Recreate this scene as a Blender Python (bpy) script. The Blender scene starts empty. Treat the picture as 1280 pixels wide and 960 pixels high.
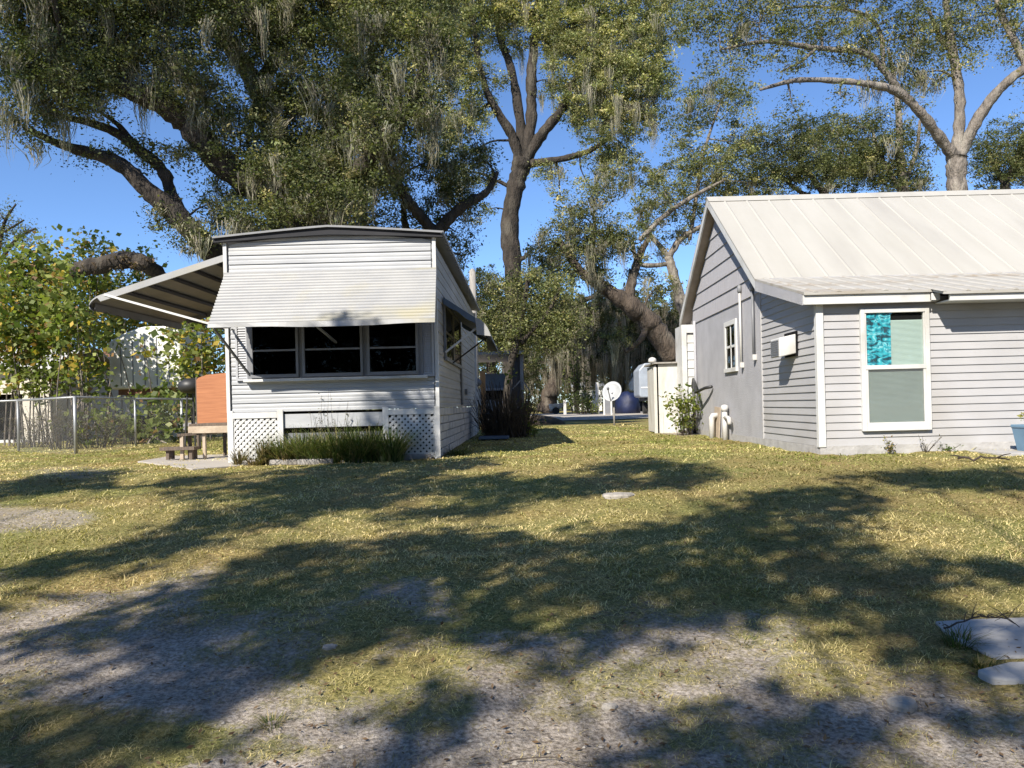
import bpy, math, random
import numpy as np
from mathutils import Vector

random.seed(7)
rng = np.random.default_rng(11)
sc = bpy.context.scene
COL = sc.collection
F, CX, CY, ROLL, EYE = 961.0, 655.0, 506.0, 0.025, 0.75
CR, SR = math.cos(ROLL), math.sin(ROLL)
SUN = Vector((0.395, 0.668, -0.629)).normalized()      # direction the light travels


# ------------------------------------------------------------------ survey helpers
def P(px, py, Y):
    a, b = (px - CX) / F, (CY - py) / F
    return Vector(((a * CR + b * SR) * Y, Y, EYE + (-a * SR + b * CR) * Y))


def gz(x, y):
    t = np.clip((9.6 - np.asarray(y, float)) / 9.6, 0, 1.35)
    return -0.75 * t ** 1.2


def G(px, py):
    lo, hi = 1.0, 400.0
    for _ in range(60):
        m = (lo + hi) / 2
        p = P(px, py, m)
        if p.z > float(gz(p.x, p.y)):
            lo = m
        else:
            hi = m
    p = P(px, py, lo)
    return Vector((p.x, p.y, float(gz(p.x, p.y))))


def to_px(x, y, z):
    u, v = x / y, (z - EYE) / y
    return CX + F * (u * CR - v * SR), CY - F * (u * SR + v * CR)


_tab = np.random.default_rng(3).random((256, 256))


def vnoise(x, y):
    xi, yi = np.floor(x).astype(int), np.floor(y).astype(int)
    fx, fy = x - xi, y - yi
    fx, fy = fx * fx * (3 - 2 * fx), fy * fy * (3 - 2 * fy)
    g = lambda i, j: _tab[i & 255, j & 255]
    return (g(xi, yi) * (1 - fx) + g(xi + 1, yi) * fx) * (1 - fy) + (g(xi, yi + 1) * (1 - fx) + g(xi + 1, yi + 1) * fx) * fy


def fbm(x, y, o=4):
    s, a, t = 0, 0.5, 0
    for k in range(o):
        s = s + a * vnoise(x * 2 ** k + 17.3 * k, y * 2 ** k + 5.1 * k)
        t += a
        a *= 0.55
    return s / t


def sstep(a, b, x):
    t = np.clip((x - a) / (b - a), 0, 1)
    return t * t * (3 - 2 * t)


def in_poly(px, py, poly):
    c = np.zeros(px.shape, bool)
    j = len(poly) - 1
    for i in range(len(poly)):
        xi, yi = poly[i]
        xj, yj = poly[j]
        c ^= ((yi > py) != (yj > py)) & (px < (xj - xi) * (py - yi) / (yj - yi + 1e-9) + xi)
        j = i
    return c


# ------------------------------------------------------------------ materials
def new_mat(name):
    m = bpy.data.materials.new(name)
    m.use_nodes = True
    nt = m.node_tree
    return m, nt, nt.nodes['Principled BSDF'], nt.nodes['Material Output']


def mat(name, c1, c2=None, scale=4.0, rough=0.7, bump=0.0, bscale=None, stretch=(1, 1, 1), metal=0.0, lo=0.35, hi=0.65, c3=None, s3=1.0, spec=0.5, bdist=0.02):
    m, nt, bs, out = new_mat(name)
    bs.inputs['Roughness'].default_value = rough
    bs.inputs['Metallic'].default_value = metal
    bs.inputs['Specular IOR Level'].default_value = spec
    if c2 is None:
        c2 = tuple(min(1, v * 0.82) for v in c1)
    tc = nt.nodes.new('ShaderNodeTexCoord')
    mp = nt.nodes.new('ShaderNodeMapping')
    mp.inputs['Scale'].default_value = stretch
    nt.links.new(tc.outputs['Object'], mp.inputs['Vector'])
    nz = nt.nodes.new('ShaderNodeTexNoise')
    nz.inputs['Scale'].default_value = scale
    nz.inputs['Detail'].default_value = 8
    nz.inputs['Roughness'].default_value = 0.6
    nt.links.new(mp.outputs[0], nz.inputs['Vector'])
    rp = nt.nodes.new('ShaderNodeValToRGB')
    rp.color_ramp.elements[0].position = lo
    rp.color_ramp.elements[1].position = hi
    rp.color_ramp.elements[0].color = (*c1, 1)
    rp.color_ramp.elements[1].color = (*c2, 1)
    nt.links.new(nz.outputs['Fac'], rp.inputs['Fac'])
    col = rp.outputs['Color']
    if c3 is not None:
        n3 = nt.nodes.new('ShaderNodeTexNoise')
        n3.inputs['Scale'].default_value = s3
        n3.inputs['Detail'].default_value = 6
        nt.links.new(mp.outputs[0], n3.inputs['Vector'])
        r3 = nt.nodes.new('ShaderNodeValToRGB')
        r3.color_ramp.elements[0].position = 0.52
        r3.color_ramp.elements[1].position = 0.72
        nt.links.new(n3.outputs['Fac'], r3.inputs['Fac'])
        mx = nt.nodes.new('ShaderNodeMix')
        mx.data_type = 'RGBA'
        nt.links.new(r3.outputs['Color'], mx.inputs['Factor'])
        nt.links.new(col, mx.inputs['A'])
        mx.inputs['B'].default_value = (*c3, 1)
        col = mx.outputs['Result']
    nt.links.new(col, bs.inputs['Base Color'])
    if bump:
        b = nt.nodes.new('ShaderNodeBump')
        b.inputs['Strength'].default_value = bump
        b.inputs['Distance'].default_value = bdist
        n2 = nt.nodes.new('ShaderNodeTexNoise')
        n2.inputs['Scale'].default_value = bscale or scale * 4
        n2.inputs['Detail'].default_value = 6
        nt.links.new(mp.outputs[0], n2.inputs['Vector'])
        nt.links.new(n2.outputs['Fac'], b.inputs['Height'])
        nt.links.new(b.outputs['Normal'], bs.inputs['Normal'])
    return m


def leaf_mat(name, trans=0.35, rough=0.55, spec=0.3):
    m, nt, bs, out = new_mat(name)
    at = nt.nodes.new('ShaderNodeAttribute')
    at.attribute_name = 'Col'
    nt.links.new(at.outputs['Color'], bs.inputs['Base Color'])
    bs.inputs['Roughness'].default_value = rough
    bs.inputs['Specular IOR Level'].default_value = spec
    tr = nt.nodes.new('ShaderNodeBsdfTranslucent')
    mul = nt.nodes.new('ShaderNodeMix')
    mul.data_type = 'RGBA'
    mul.blend_type = 'MULTIPLY'
    mul.inputs['Factor'].default_value = 1
    mul.inputs['B'].default_value = (1.1, 1.25, 0.55, 1)
    nt.links.new(at.outputs['Color'], mul.inputs['A'])
    nt.links.new(mul.outputs['Result'], tr.inputs['Color'])
    mx = nt.nodes.new('ShaderNodeMixShader')
    mx.inputs[0].default_value = trans
    nt.links.new(bs.outputs[0], mx.inputs[1])
    nt.links.new(tr.outputs[0], mx.inputs[2])
    nt.links.new(mx.outputs[0], out.inputs['Surface'])
    return m


def glass_mat(name, tint=(0.8, 0.9, 0.88), f0=0.035):
    m, nt, bs, out = new_mat(name)
    t = nt.nodes.new('ShaderNodeBsdfTransparent')
    t.inputs[0].default_value = (*tint, 1)
    g = nt.nodes.new('ShaderNodeBsdfGlossy')
    g.inputs['Roughness'].default_value = 0.02
    lw = nt.nodes.new('ShaderNodeLayerWeight')
    lw.inputs[0].default_value = 0.5
    pw = nt.nodes.new('ShaderNodeMath')
    pw.operation = 'POWER'
    pw.inputs[1].default_value = 5
    nt.links.new(lw.outputs['Facing'], pw.inputs[0])
    ma = nt.nodes.new('ShaderNodeMath')
    ma.operation = 'MULTIPLY_ADD'
    ma.inputs[1].default_value = 0.9
    ma.inputs[2].default_value = f0
    nt.links.new(pw.outputs[0], ma.inputs[0])
    mx = nt.nodes.new('ShaderNodeMixShader')
    nt.links.new(ma.outputs[0], mx.inputs[0])
    nt.links.new(t.outputs[0], mx.inputs[1])
    nt.links.new(g.outputs[0], mx.inputs[2])
    nt.links.new(mx.outputs[0], out.inputs['Surface'])
    return m


M = {}
M['white'] = mat('white_paint', (0.60, 0.60, 0.585), (0.52, 0.52, 0.505), 3, 0.55, c3=(0.40, 0.385, 0.35), s3=1.7)
M['vinyl'] = mat('vinyl_siding', (0.405, 0.399, 0.402), (0.365, 0.36, 0.363), 2.5, 0.5, stretch=(0.6, 0.6, 1), c3=(0.34, 0.327, 0.313), s3=1.3)
M['trailer'] = mat('aluminium_siding', (0.43, 0.44, 0.45), (0.33, 0.34, 0.355), 2.2, 0.5, stretch=(0.5, 0.5, 3), c3=(0.47, 0.465, 0.44), s3=0.8)
M['sideshade'] = mat('shade_darkened_siding', (0.34, 0.33, 0.315), (0.27, 0.262, 0.25), 2.2, 0.55, stretch=(0.5, 0.5, 3), c3=(0.44, 0.42, 0.39), s3=0.8)  # white siding of the right wall, its shade darkened into the colour
M['skirt'] = mat('painted_skirt_block', (0.50, 0.49, 0.48), (0.38, 0.37, 0.36), 5, 0.75, 0.4, 30)
M['awning'] = mat('awning_metal', (0.345, 0.345, 0.338), (0.27, 0.275, 0.282), 1.4, 0.5, stretch=(1, 1, 2), c3=(0.35, 0.328, 0.245), s3=1.1, spec=0.3)
M['stucco'] = mat('grey_stucco', (0.40, 0.40, 0.425), (0.33, 0.33, 0.35), 2.0, 0.85, 0.6, 60, c3=(0.44, 0.432, 0.44), s3=0.9)
M['shingle'] = mat('grey_shingle', (0.43, 0.42, 0.435), (0.35, 0.343, 0.36), 5, 0.85, 0.3, 30, stretch=(1, 6, 0.6))
M['roof'] = mat('painted_metal_roof', (0.40, 0.385, 0.345), (0.355, 0.34, 0.30), 0.9, 0.55, 0.15, 3, stretch=(2.2, 0.5, 0.5), c3=(0.335, 0.32, 0.288), s3=0.6, lo=0.4, hi=0.75)
M['roof_low'] = mat('weathered_metal_roof', (0.40, 0.39, 0.365), (0.345, 0.325, 0.285), 1.6, 0.6, 0.3, 6, stretch=(0.5, 3.5, 1), c3=(0.29, 0.245, 0.19), s3=1.1)
M['soffit'] = mat('weathered_soffit', (0.33, 0.28, 0.24), (0.25, 0.21, 0.18), 3, 0.8)
M['found'] = mat('foundation_concrete', (0.42, 0.41, 0.40), (0.32, 0.31, 0.30), 6, 0.9, 0.5)
M['conc'] = mat('concrete', (0.40, 0.39, 0.375), (0.33, 0.32, 0.31), 5, 0.85, 0.3, 40, c3=(0.30, 0.27, 0.22), s3=2)
M['rock'] = mat('pale_limestone', (0.36, 0.33, 0.29), (0.24, 0.22, 0.19), 9, 0.9, 0.6, 30)
M['block'] = mat('border_block', (0.36, 0.34, 0.32), (0.22, 0.20, 0.18), 7, 0.9, 0.6, 30)
M['darkroof'] = mat('dark_roof_edge', (0.022, 0.023, 0.027), (0.034, 0.034, 0.038), 2, 0.7, spec=0.2)
M['gutter'] = mat('grey_gutter', (0.22, 0.225, 0.235), (0.17, 0.175, 0.18), 3, 0.5)
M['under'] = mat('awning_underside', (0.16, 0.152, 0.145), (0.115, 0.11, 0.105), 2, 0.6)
M['rib'] = mat('awning_rib', (0.05, 0.045, 0.045), (0.035, 0.03, 0.03), 3, 0.6)
M['steel'] = mat('galvanised_steel', (0.40, 0.41, 0.41), (0.29, 0.30, 0.30), 8, 0.45, metal=0.5)
M['wire'] = mat('chain_link_wire', (0.33, 0.34, 0.34), (0.22, 0.22, 0.22), 8, 0.5, metal=0.4)
M['black'] = mat('black_interior', (0.008, 0.008, 0.009), (0.012, 0.012, 0.013), 2, 0.9, spec=0.1)
M['blackpipe'] = mat('black_pipe', (0.02, 0.02, 0.02), (0.03, 0.03, 0.03), 4, 0.5)
M['frame'] = mat('window_frame_grey', (0.19, 0.195, 0.21), (0.15, 0.155, 0.165), 4, 0.5)
M['shutter'] = mat('window_shutter', (0.40, 0.41, 0.43), (0.34, 0.35, 0.37), 3, 0.5)
M['glass'] = glass_mat('window_glass', (0.97, 0.985, 0.98))
M['dglass'] = glass_mat('dark_window_glass', (0.35, 0.37, 0.38), 0.006)
M['blind'] = mat('window_blind', (0.40, 0.49, 0.445), (0.36, 0.44, 0.40), 2, 0.6)
M['bulb'] = mat('blue_ornament', (0.10, 0.35, 0.62), (0.12, 0.4, 0.66), 2, 0.2)
M['wood'] = mat('weathered_wood', (0.16, 0.12, 0.09), (0.09, 0.07, 0.055), 6, 0.85, 0.5, stretch=(6, 1, 1))
M['woodlight'] = mat('sunbleached_wood', (0.46, 0.38, 0.29), (0.34, 0.27, 0.20), 6, 0.85, 0.4, stretch=(1, 6, 1))
M['post'] = mat('treated_pine', (0.45, 0.25, 0.10), (0.36, 0.19, 0.08), 5, 0.8, 0.3, stretch=(4, 4, 0.6))
M['greypost'] = mat('grey_post', (0.33, 0.31, 0.28), (0.24, 0.22, 0.20), 5, 0.85, 0.4, stretch=(4, 4, 0.6))
M['bamboo'] = mat('orange_reed_screen', (0.46, 0.19, 0.085), (0.34, 0.13, 0.058), 5, 0.7, 0.4, 50, stretch=(0.4, 1, 9))
M['planter'] = mat('blue_planter', (0.14, 0.25, 0.36), (0.11, 0.20, 0.30), 3, 0.5)
M['box'] = mat('peeling_white_boards', (0.58, 0.57, 0.53), (0.48, 0.465, 0.425), 2.6, 0.75, 0.3, 20, stretch=(3, 3, 0.7), c3=(0.40, 0.36, 0.31), s3=1.6)
M['pvc'] = mat('white_pvc', (0.55, 0.54, 0.52), (0.46, 0.45, 0.43), 4, 0.4)
M['dish'] = mat('dish_white', (0.36, 0.37, 0.38), (0.29, 0.30, 0.31), 3, 0.5)
M['rv'] = mat('camper_white', (0.76, 0.76, 0.74), (0.66, 0.66, 0.63), 2, 0.45, c3=(0.50, 0.47, 0.42), s3=1.5)
M['rvgrey'] = mat('camper_grey', (0.34, 0.38, 0.43), (0.26, 0.29, 0.33), 2, 0.4)
M['tarp'] = mat('blue_tarp', (0.008, 0.016, 0.062), (0.004, 0.009, 0.036), 2, 0.6, 1.0, 3)
M['rust'] = mat('rusty_metal_roof', (0.20, 0.09, 0.05), (0.13, 0.06, 0.04), 3, 0.7)
M['palewall'] = mat('cream_wall', (0.62, 0.57, 0.48), (0.54, 0.49, 0.41), 2, 0.8)
M['car'] = mat('silver_car_paint', (0.30, 0.32, 0.35), (0.27, 0.29, 0.32), 2, 0.3, metal=0.3)
M['tyre'] = mat('tyre_rubber', (0.02, 0.02, 0.02), (0.03, 0.03, 0.03), 5, 0.9)
M['carport'] = mat('carport_metal', (0.25, 0.23, 0.22), (0.18, 0.165, 0.155), 3, 0.6)
M['bluegrey'] = mat('blue_grey_panel', (0.10, 0.14, 0.19), (0.08, 0.11, 0.15), 3, 0.6)
M['bark'] = mat('oak_bark', (0.055, 0.043, 0.033), (0.020, 0.016, 0.012), 2.2, 0.95, 1.0, 7, stretch=(2.2, 2.2, 0.7), c3=(0.09, 0.078, 0.06), s3=1.2, bdist=.10)
M['barkmid'] = mat('brown_oak_bark', (0.105, 0.080, 0.060), (0.042, 0.032, 0.025), 2.2, 0.95, 1.0, 7, stretch=(2.2, 2.2, 0.7), c3=(0.15, 0.128, 0.10), s3=1.2, bdist=.10)
M['barkpale'] = mat('pale_oak_bark', (0.25, 0.215, 0.18), (0.10, 0.085, 0.07), 2.2, 0.95, 1.0, 7, stretch=(2.2, 2.2, 0.7), c3=(0.31, 0.28, 0.23), s3=1.2, bdist=.10)
M['deadfrond'] = mat('dead_frond', (0.095, 0.072, 0.046), (0.042, 0.032, 0.021), 4, 0.95)
M['twig'] = mat('dry_twig', (0.06, 0.045, 0.035), (0.035, 0.027, 0.02), 6, 0.9)
M['leaf'] = leaf_mat('oak_leaf')
M['bigleaf'] = leaf_mat('vine_leaf', 0.45, 0.5, 0.35)
M['moss'] = leaf_mat('hanging_moss', 0.25, 0.9, 0.1)
M['grass'] = leaf_mat('grass_blade', 0.3, 0.6, 0.25)
M['road'] = mat('sandy_road', (0.42, 0.38, 0.33), (0.34, 0.31, 0.27), 0.8, 0.95, 0.3, 8)


def camo_mat():
    m, nt, bs, out = new_mat('turquoise_camouflage_cloth')
    tc = nt.nodes.new('ShaderNodeTexCoord')
    mp = nt.nodes.new('ShaderNodeMapping')
    mp.inputs['Scale'].default_value = (5, 5, 11)
    nt.links.new(tc.outputs['Object'], mp.inputs['Vector'])
    nz = nt.nodes.new('ShaderNodeTexNoise')
    nz.inputs['Scale'].default_value = 1.3
    nz.inputs['Detail'].default_value = 2.5
    nz.inputs['Distortion'].default_value = 1.2
    nt.links.new(mp.outputs[0], nz.inputs['Vector'])
    rp = nt.nodes.new('ShaderNodeValToRGB')
    rp.color_ramp.interpolation = 'CONSTANT'
    e = rp.color_ramp.elements
    e[0].position, e[0].color = 0, (0.01, 0.05, 0.07, 1)
    e[1].position, e[1].color = 0.40, (0.015, 0.19, 0.26, 1)
    for p, c in ((0.47, (0.03, 0.36, 0.44, 1)), (0.55, (0.22, 0.52, 0.57, 1)), (0.59, (0.02, 0.23, 0.31, 1)), (0.66, (0.02, 0.10, 0.13, 1))):
        k = e.new(p)
        k.color = c
    nt.links.new(nz.outputs['Fac'], rp.inputs['Fac'])
    nt.links.new(rp.outputs['Color'], bs.inputs['Base Color'])
    bs.inputs['Roughness'].default_value = 0.8
    return m


M['camo'] = camo_mat()


def screen_mat():
    m, nt, bs, out = new_mat('insect_screen')
    t = nt.nodes.new('ShaderNodeBsdfTransparent')
    mx = nt.nodes.new('ShaderNodeMixShader')
    mx.inputs[0].default_value = 0.22
    bs.inputs['Base Color'].default_value = (0.16, 0.165, 0.165, 1)
    bs.inputs['Roughness'].default_value = 0.9
    nt.links.new(t.outputs[0], mx.inputs[1])
    nt.links.new(bs.outputs[0], mx.inputs[2])
    nt.links.new(mx.outputs[0], out.inputs['Surface'])
    return m


M['screen'] = screen_mat()


def ground_mat():
    m, nt, bs, out = new_mat('ground_soil')
    N, L = nt.nodes.new, nt.links.new
    tc = N('ShaderNodeTexCoord')

    def noise(s, d=8, r=0.6):
        n = N('ShaderNodeTexNoise')
        n.inputs['Scale'].default_value = s
        n.inputs['Detail'].default_value = d
        n.inputs['Roughness'].default_value = r
        L(tc.outputs['Object'], n.inputs['Vector'])
        return n

    def ramp(src, *stops):
        r = N('ShaderNodeValToRGB')
        e = r.color_ramp.elements
        e[0].position, e[0].color = stops[0][0], (*stops[0][1], 1)
        e[1].position, e[1].color = stops[1][0], (*stops[1][1], 1)
        for p, c in stops[2:]:
            k = e.new(p)
            k.color = (*c, 1)
        L(src, r.inputs['Fac'])
        return r.outputs['Color']

    dirt = ramp(noise(3.5).outputs['Fac'], (0.30, (0.27, 0.232, 0.195)), (0.70, (0.50, 0.445, 0.385)))
    grit = ramp(noise(55, 4).outputs['Fac'], (0.36, (0.48, 0.46, 0.43)), (0.62, (1.2, 1.2, 1.2)))
    mg = N('ShaderNodeMix')
    mg.data_type, mg.blend_type = 'RGBA', 'MULTIPLY'
    mg.inputs['Factor'].default_value = 1
    L(dirt, mg.inputs['A'])
    L(grit, mg.inputs['B'])
    thatch = ramp(noise(40, 6, 0.75).outputs['Fac'], (0.30, (0.075, 0.070, 0.030)), (0.68, (0.44, 0.36, 0.185)), (0.5, (0.23, 0.198, 0.088)))
    patch = ramp(noise(0.7, 5).outputs['Fac'], (0.38, (0.82, 0.95, 0.68)), (0.66, (1.15, 0.99, 0.90)))
    mt = N('ShaderNodeMix')
    mt.data_type, mt.blend_type = 'RGBA', 'MULTIPLY'
    mt.inputs['Factor'].default_value = 1
    L(thatch, mt.inputs['A'])
    L(patch, mt.inputs['B'])
    at = N('ShaderNodeAttribute')
    at.attribute_name = 'grassy'
    ad = N('ShaderNodeMath')
    ad.operation = 'ADD'
    ns = noise(22, 6, 0.7)
    sb = N('ShaderNodeMath')
    sb.operation = 'MULTIPLY_ADD'
    sb.inputs[1].default_value = 1.7
    sb.inputs[2].default_value = -0.78
    L(ns.outputs['Fac'], sb.inputs[0])
    L(at.outputs['Fac'], ad.inputs[0])
    L(sb.outputs[0], ad.inputs[1])
    cl = ramp(ad.outputs[0], (0.25, (0, 0, 0)), (0.80, (1, 1, 1)))
    mx = N('ShaderNodeMix')
    mx.data_type = 'RGBA'
    L(cl, mx.inputs['Factor'])
    L(mg.outputs['Result'], mx.inputs['A'])
    L(mt.outputs['Result'], mx.inputs['B'])
    L(mx.outputs['Result'], bs.inputs['Base Color'])
    bs.inputs['Roughness'].default_value = 0.95
    bs.inputs['Specular IOR Level'].default_value = 0.15
    b = N('ShaderNodeBump')
    b.inputs['Strength'].default_value = 0.9
    b.inputs['Distance'].default_value = 0.03
    L(noise(28, 8, 0.7).outputs['Fac'], b.inputs['Height'])
    L(b.outputs['Normal'], bs.inputs['Normal'])
    return m


M['ground'] = ground_mat()

# ------------------------------------------------------------------ object helpers
ORG = {}


def tag(o, label=None, cat=None, group=None, kind=None):
    if label: o['label'] = label
    if cat: o['category'] = cat
    if group: o['group'] = group
    if kind: o['kind'] = kind
    return o


def thing(name, label, cat, loc, group=None):
    o = bpy.data.objects.new(name, None)
    COL.objects.link(o)
    o.empty_display_size = 0.2
    o.location = loc
    ORG[o] = Vector(loc)
    return tag(o, label, cat, group)


def link_mesh(name, me, origin, material, parent=None):
    o = bpy.data.objects.new(name, me)
    COL.objects.link(o)
    if material: me.materials.append(material)
    ORG[o] = Vector(origin)
    if parent:
        o.parent = parent
        o.location = ORG[o] - ORG[parent]
    else:
        o.location = origin
    return o


class MB:
    def __init__(s):
        s.v, s.f = [], []

    def add(s, vs, fs):
        k = len(s.v)
        s.v += [tuple(p) for p in vs]
        s.f += [tuple(i + k for i in f) for f in fs]
        return s

    def quad(s, a, b, c, d):
        return s.add([a, b, c, d], [(0, 1, 2, 3)])

    def poly(s, pts):
        return s.add(pts, [tuple(range(len(pts)))])

    def box(s, x0, x1, y0, y1, z0, z1):
        vs = [(x, y, z) for z in (z0, z1) for y in (y0, y1) for x in (x0, x1)]
        return s.add(vs, [(0, 2, 3, 1), (4, 5, 7, 6), (0, 1, 5, 4), (2, 6, 7, 3), (0, 4, 6, 2), (1, 3, 7, 5)])

    def prism(s, pts, d):           # planar polygon pushed along d
        n = len(pts)
        d = Vector(d)
        a = [Vector(p) for p in pts]
        vs = a + [p + d for p in a]
        fs = [tuple(range(n))[::-1], tuple(range(n, 2 * n))] + [(i, (i + 1) % n, n + (i + 1) % n, n + i) for i in range(n)]
        return s.add(vs, fs)

    def bar(s, p, q, w, h, up=(0, 0, 1)):     # rectangular bar from p to q
        p, q = Vector(p), Vector(q)
        d = (q - p).normalized()
        u = Vector(up)
        a = d.cross(u)
        if a.length < 1e-4: a = d.cross(Vector((1, 0, 0)))
        a.normalize()
        b = a.cross(d).normalized()
        vs = [c + a * (sx * w / 2) + b * (sy * h / 2) for c in (p, q) for sx, sy in ((-1, -1), (1, -1), (1, 1), (-1, 1))]
        return s.add(vs, [(3, 2, 1, 0), (4, 5, 6, 7), (0, 1, 5, 4), (1, 2, 6, 5), (2, 3, 7, 6), (3, 0, 4, 7)])

    def tube(s, pts, r, n=8, cap=True, lump=0.0):
        pts = [Vector(p) for p in pts]
        if not hasattr(r, '__len__'): r = [r] * len(pts)
        k = len(s.v)
        ref = None
        for i, p in enumerate(pts):
            d = (pts[min(i + 1, len(pts) - 1)] - pts[max(i - 1, 0)])
            if d.length < 1e-7: d = Vector((0, 0, 1))
            d.normalize()
            if ref is None:
                ref = d.cross(Vector((0, 0, 1))) if abs(d.z) < 0.9 else d.cross(Vector((1, 0, 0)))
            a = ref - d * ref.dot(d)
            a.normalize()
            ref = a
            b = d.cross(a)
            for j in range(n):
                t = 2 * math.pi * j / n
                q = a * math.cos(t) + b * math.sin(t)
                k2 = 1 + lump * (random.uniform(-.5, .5) + .8 * math.sin(p.z * 2.1 + p.x + 2 * t) * math.sin(p.z * .9 + 3 * t + p.x * 1.7))
                s.v.append(tuple(p + q * r[i] * k2))
        for i in range(len(pts) - 1):
            for j in range(n):
                s.f.append((k + i * n + j, k + i * n + (j + 1) % n, k + (i + 1) * n + (j + 1) % n, k + (i + 1) * n + j))
        if cap:
            s.f.append(tuple(k + j for j in range(n))[::-1])
            s.f.append(tuple(k + (len(pts) - 1) * n + j for j in range(n)))
        return s

    def strip(s, la, lb):           # ruled surface between two polylines
        n = len(la)
        return s.add(list(la) + list(lb), [(i, i + 1, n + i + 1, n + i) for i in range(n - 1)])

    def lathe(s, c, prof, n=20, squash=(1, 1), start=0):
        k = len(s.v)
        for r, z in prof:
            for j in range(n):
                t = 2 * math.pi * j / n
                s.v.append((c[0] + r * math.cos(t) * squash[0], c[1] + r * math.sin(t) * squash[1], c[2] + z))
        for i in range(len(prof) - 1):
            for j in range(n):
                s.f.append((k + i * n + j, k + i * n + (j + 1) % n, k + (i + 1) * n + (j + 1) % n, k + (i + 1) * n + j))
        s.f.append(tuple(k + j for j in range(n))[::-1])
        s.f.append(tuple(k + (len(prof) - 1) * n + j for j in range(n)))
        return s

    def build(s, name, material, parent=None, smooth=False, bevel=0.0, origin=None):
        if not s.v: return None
        a = np.array(s.v)
        if origin is None:
            origin = ((a[:, 0].min() + a[:, 0].max()) / 2, (a[:, 1].min() + a[:, 1].max()) / 2, a[:, 2].min())
        origin = Vector(origin)
        me = bpy.data.meshes.new(name)
        me.from_pydata([tuple(p) for p in (a - np.array(origin))], [], s.f)
        if smooth:
            me.shade_smooth() if hasattr(me, 'shade_smooth') else None
        me.update()
        o = link_mesh(name, me, origin, material, parent)
        if bevel:
            b = o.modifiers.new('bevel', 'BEVEL')
            b.width = bevel
            b.segments = 2
            b.limit_method = 'ANGLE'
        return o


def np_mesh(name, V, sizes, loops, col, material, parent=None, origin=None, smooth=False):
    """V (n,3), sizes (faces), loops (flat index), col (n,3) or None"""
    if origin is None:
        origin = ((V[:, 0].min() + V[:, 0].max()) / 2, (V[:, 1].min() + V[:, 1].max()) / 2, V[:, 2].min())
    V = V - np.array(origin)
    me = bpy.data.meshes.new(name)
    me.vertices.add(len(V))
    me.vertices.foreach_set('co', V.astype(np.float32).ravel())
    me.loops.add(len(loops))
    me.loops.foreach_set('vertex_index', loops.astype(np.int32))
    me.polygons.add(len(sizes))
    st = np.concatenate(([0], np.cumsum(sizes)[:-1])).astype(np.int32)
    me.polygons.foreach_set('loop_start', st)
    if smooth: me.polygons.foreach_set('use_smooth', np.ones(len(sizes), bool))
    me.update(calc_edges=True)
    if col is not None:
        at = me.color_attributes.new('Col', 'FLOAT_COLOR', 'POINT')
        c4 = np.ones((len(V), 4), np.float32)
        c4[:, :3] = np.clip(col, 0.002, 1)
        at.data.foreach_set('color', c4.ravel())
    return link_mesh(name, me, origin, material, parent)


# ------------------------------------------------------------------ foliage
def rand_dirs(n):
    d = rng.normal(size=(n, 3))
    return d / np.linalg.norm(d, axis=1, keepdims=True)


def leaves(C, size, col, name, material, parent, aspect=0.5, droop=0.0, origin=None):
    n = len(C)
    a = rand_dirs(n)
    a[:, 2] = a[:, 2] * 0.7 - droop
    a /= np.linalg.norm(a, axis=1, keepdims=True)
    b = np.cross(a, rand_dirs(n))
    b /= np.linalg.norm(b, axis=1, keepdims=True) + 1e-9
    l = size * (0.5 + rng.gamma(2.2, 0.24, (n, 1)))
    V = np.empty((n, 4, 3))
    V[:, 0] = C - a * l * 0.5
    V[:, 1] = C + b * l * aspect * 0.5 - a * l * 0.05
    V[:, 2] = C + a * l * 0.5
    V[:, 3] = C - b * l * aspect * 0.5 - a * l * 0.05
    return np_mesh(name, V.reshape(-1, 3), np.full(n, 4), np.arange(4 * n), np.repeat(col, 4, 0), material, parent, origin)


def moss_mesh(pts, lo, hi, parent, tint=(0.31, 0.29, 0.215), strands=52, wid=0.0125, spread=0.15):
    pts = np.asarray(pts)
    n = len(pts) * strands
    base = np.repeat(pts, strands, 0) + rng.normal(size=(n, 3)) * [spread, spread, 0.08]
    ln = np.repeat(lo + (hi - lo) * rng.random(len(pts)) ** 1.7, strands) * rng.uniform(0.2, 1.0, n)
    th = rng.uniform(0, 2 * np.pi, n)
    side = np.stack([np.cos(th), np.sin(th), 0 * th], 1)
    K = 6
    V = np.empty((n, K * 2, 3))
    conv = np.repeat(pts + rng.normal(size=pts.shape) * [.06, .06, 0], strands, 0)
    sway = np.repeat(rng.normal(size=(len(pts), 3)) * [.10, .10, 0], strands, 0)
    for k in range(K):
        t = k / (K - 1)
        c = base * (1 - 0.6 * t) + conv * (0.6 * t)
        c[:, 2] = base[:, 2] - ln * t
        c = c + rng.normal(size=(n, 3)) * [.022, .022, .03] * (t > 0) + sway * np.sin(t * 3.0) + side * (np.sin(t * 7 + th * 3) * .022 * t)[:, None]
        w = wid * (1.15 - t) * rng.uniform(0.5, 1.4, (n, 1))
        V[:, 2 * k] = c - side * w
        V[:, 2 * k + 1] = c + side * w
    idx = np.concatenate([[2 * k, 2 * k + 1, 2 * k + 3, 2 * k + 2] for k in range(K - 1)])
    loops = (np.arange(n)[:, None] * (2 * K) + idx[None]).ravel()
    col = np.array(tint) * rng.uniform(0.6, 1.25, (n, 1)) * rng.uniform(0.95, 1.05, (n, 3))
    o = np_mesh('hanging_moss', V.reshape(-1, 3), np.full(n * (K - 1), 4), loops, np.repeat(col, 2 * K, 0), M['moss'], parent)
    o['kind'] = 'stuff'
    return o


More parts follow.
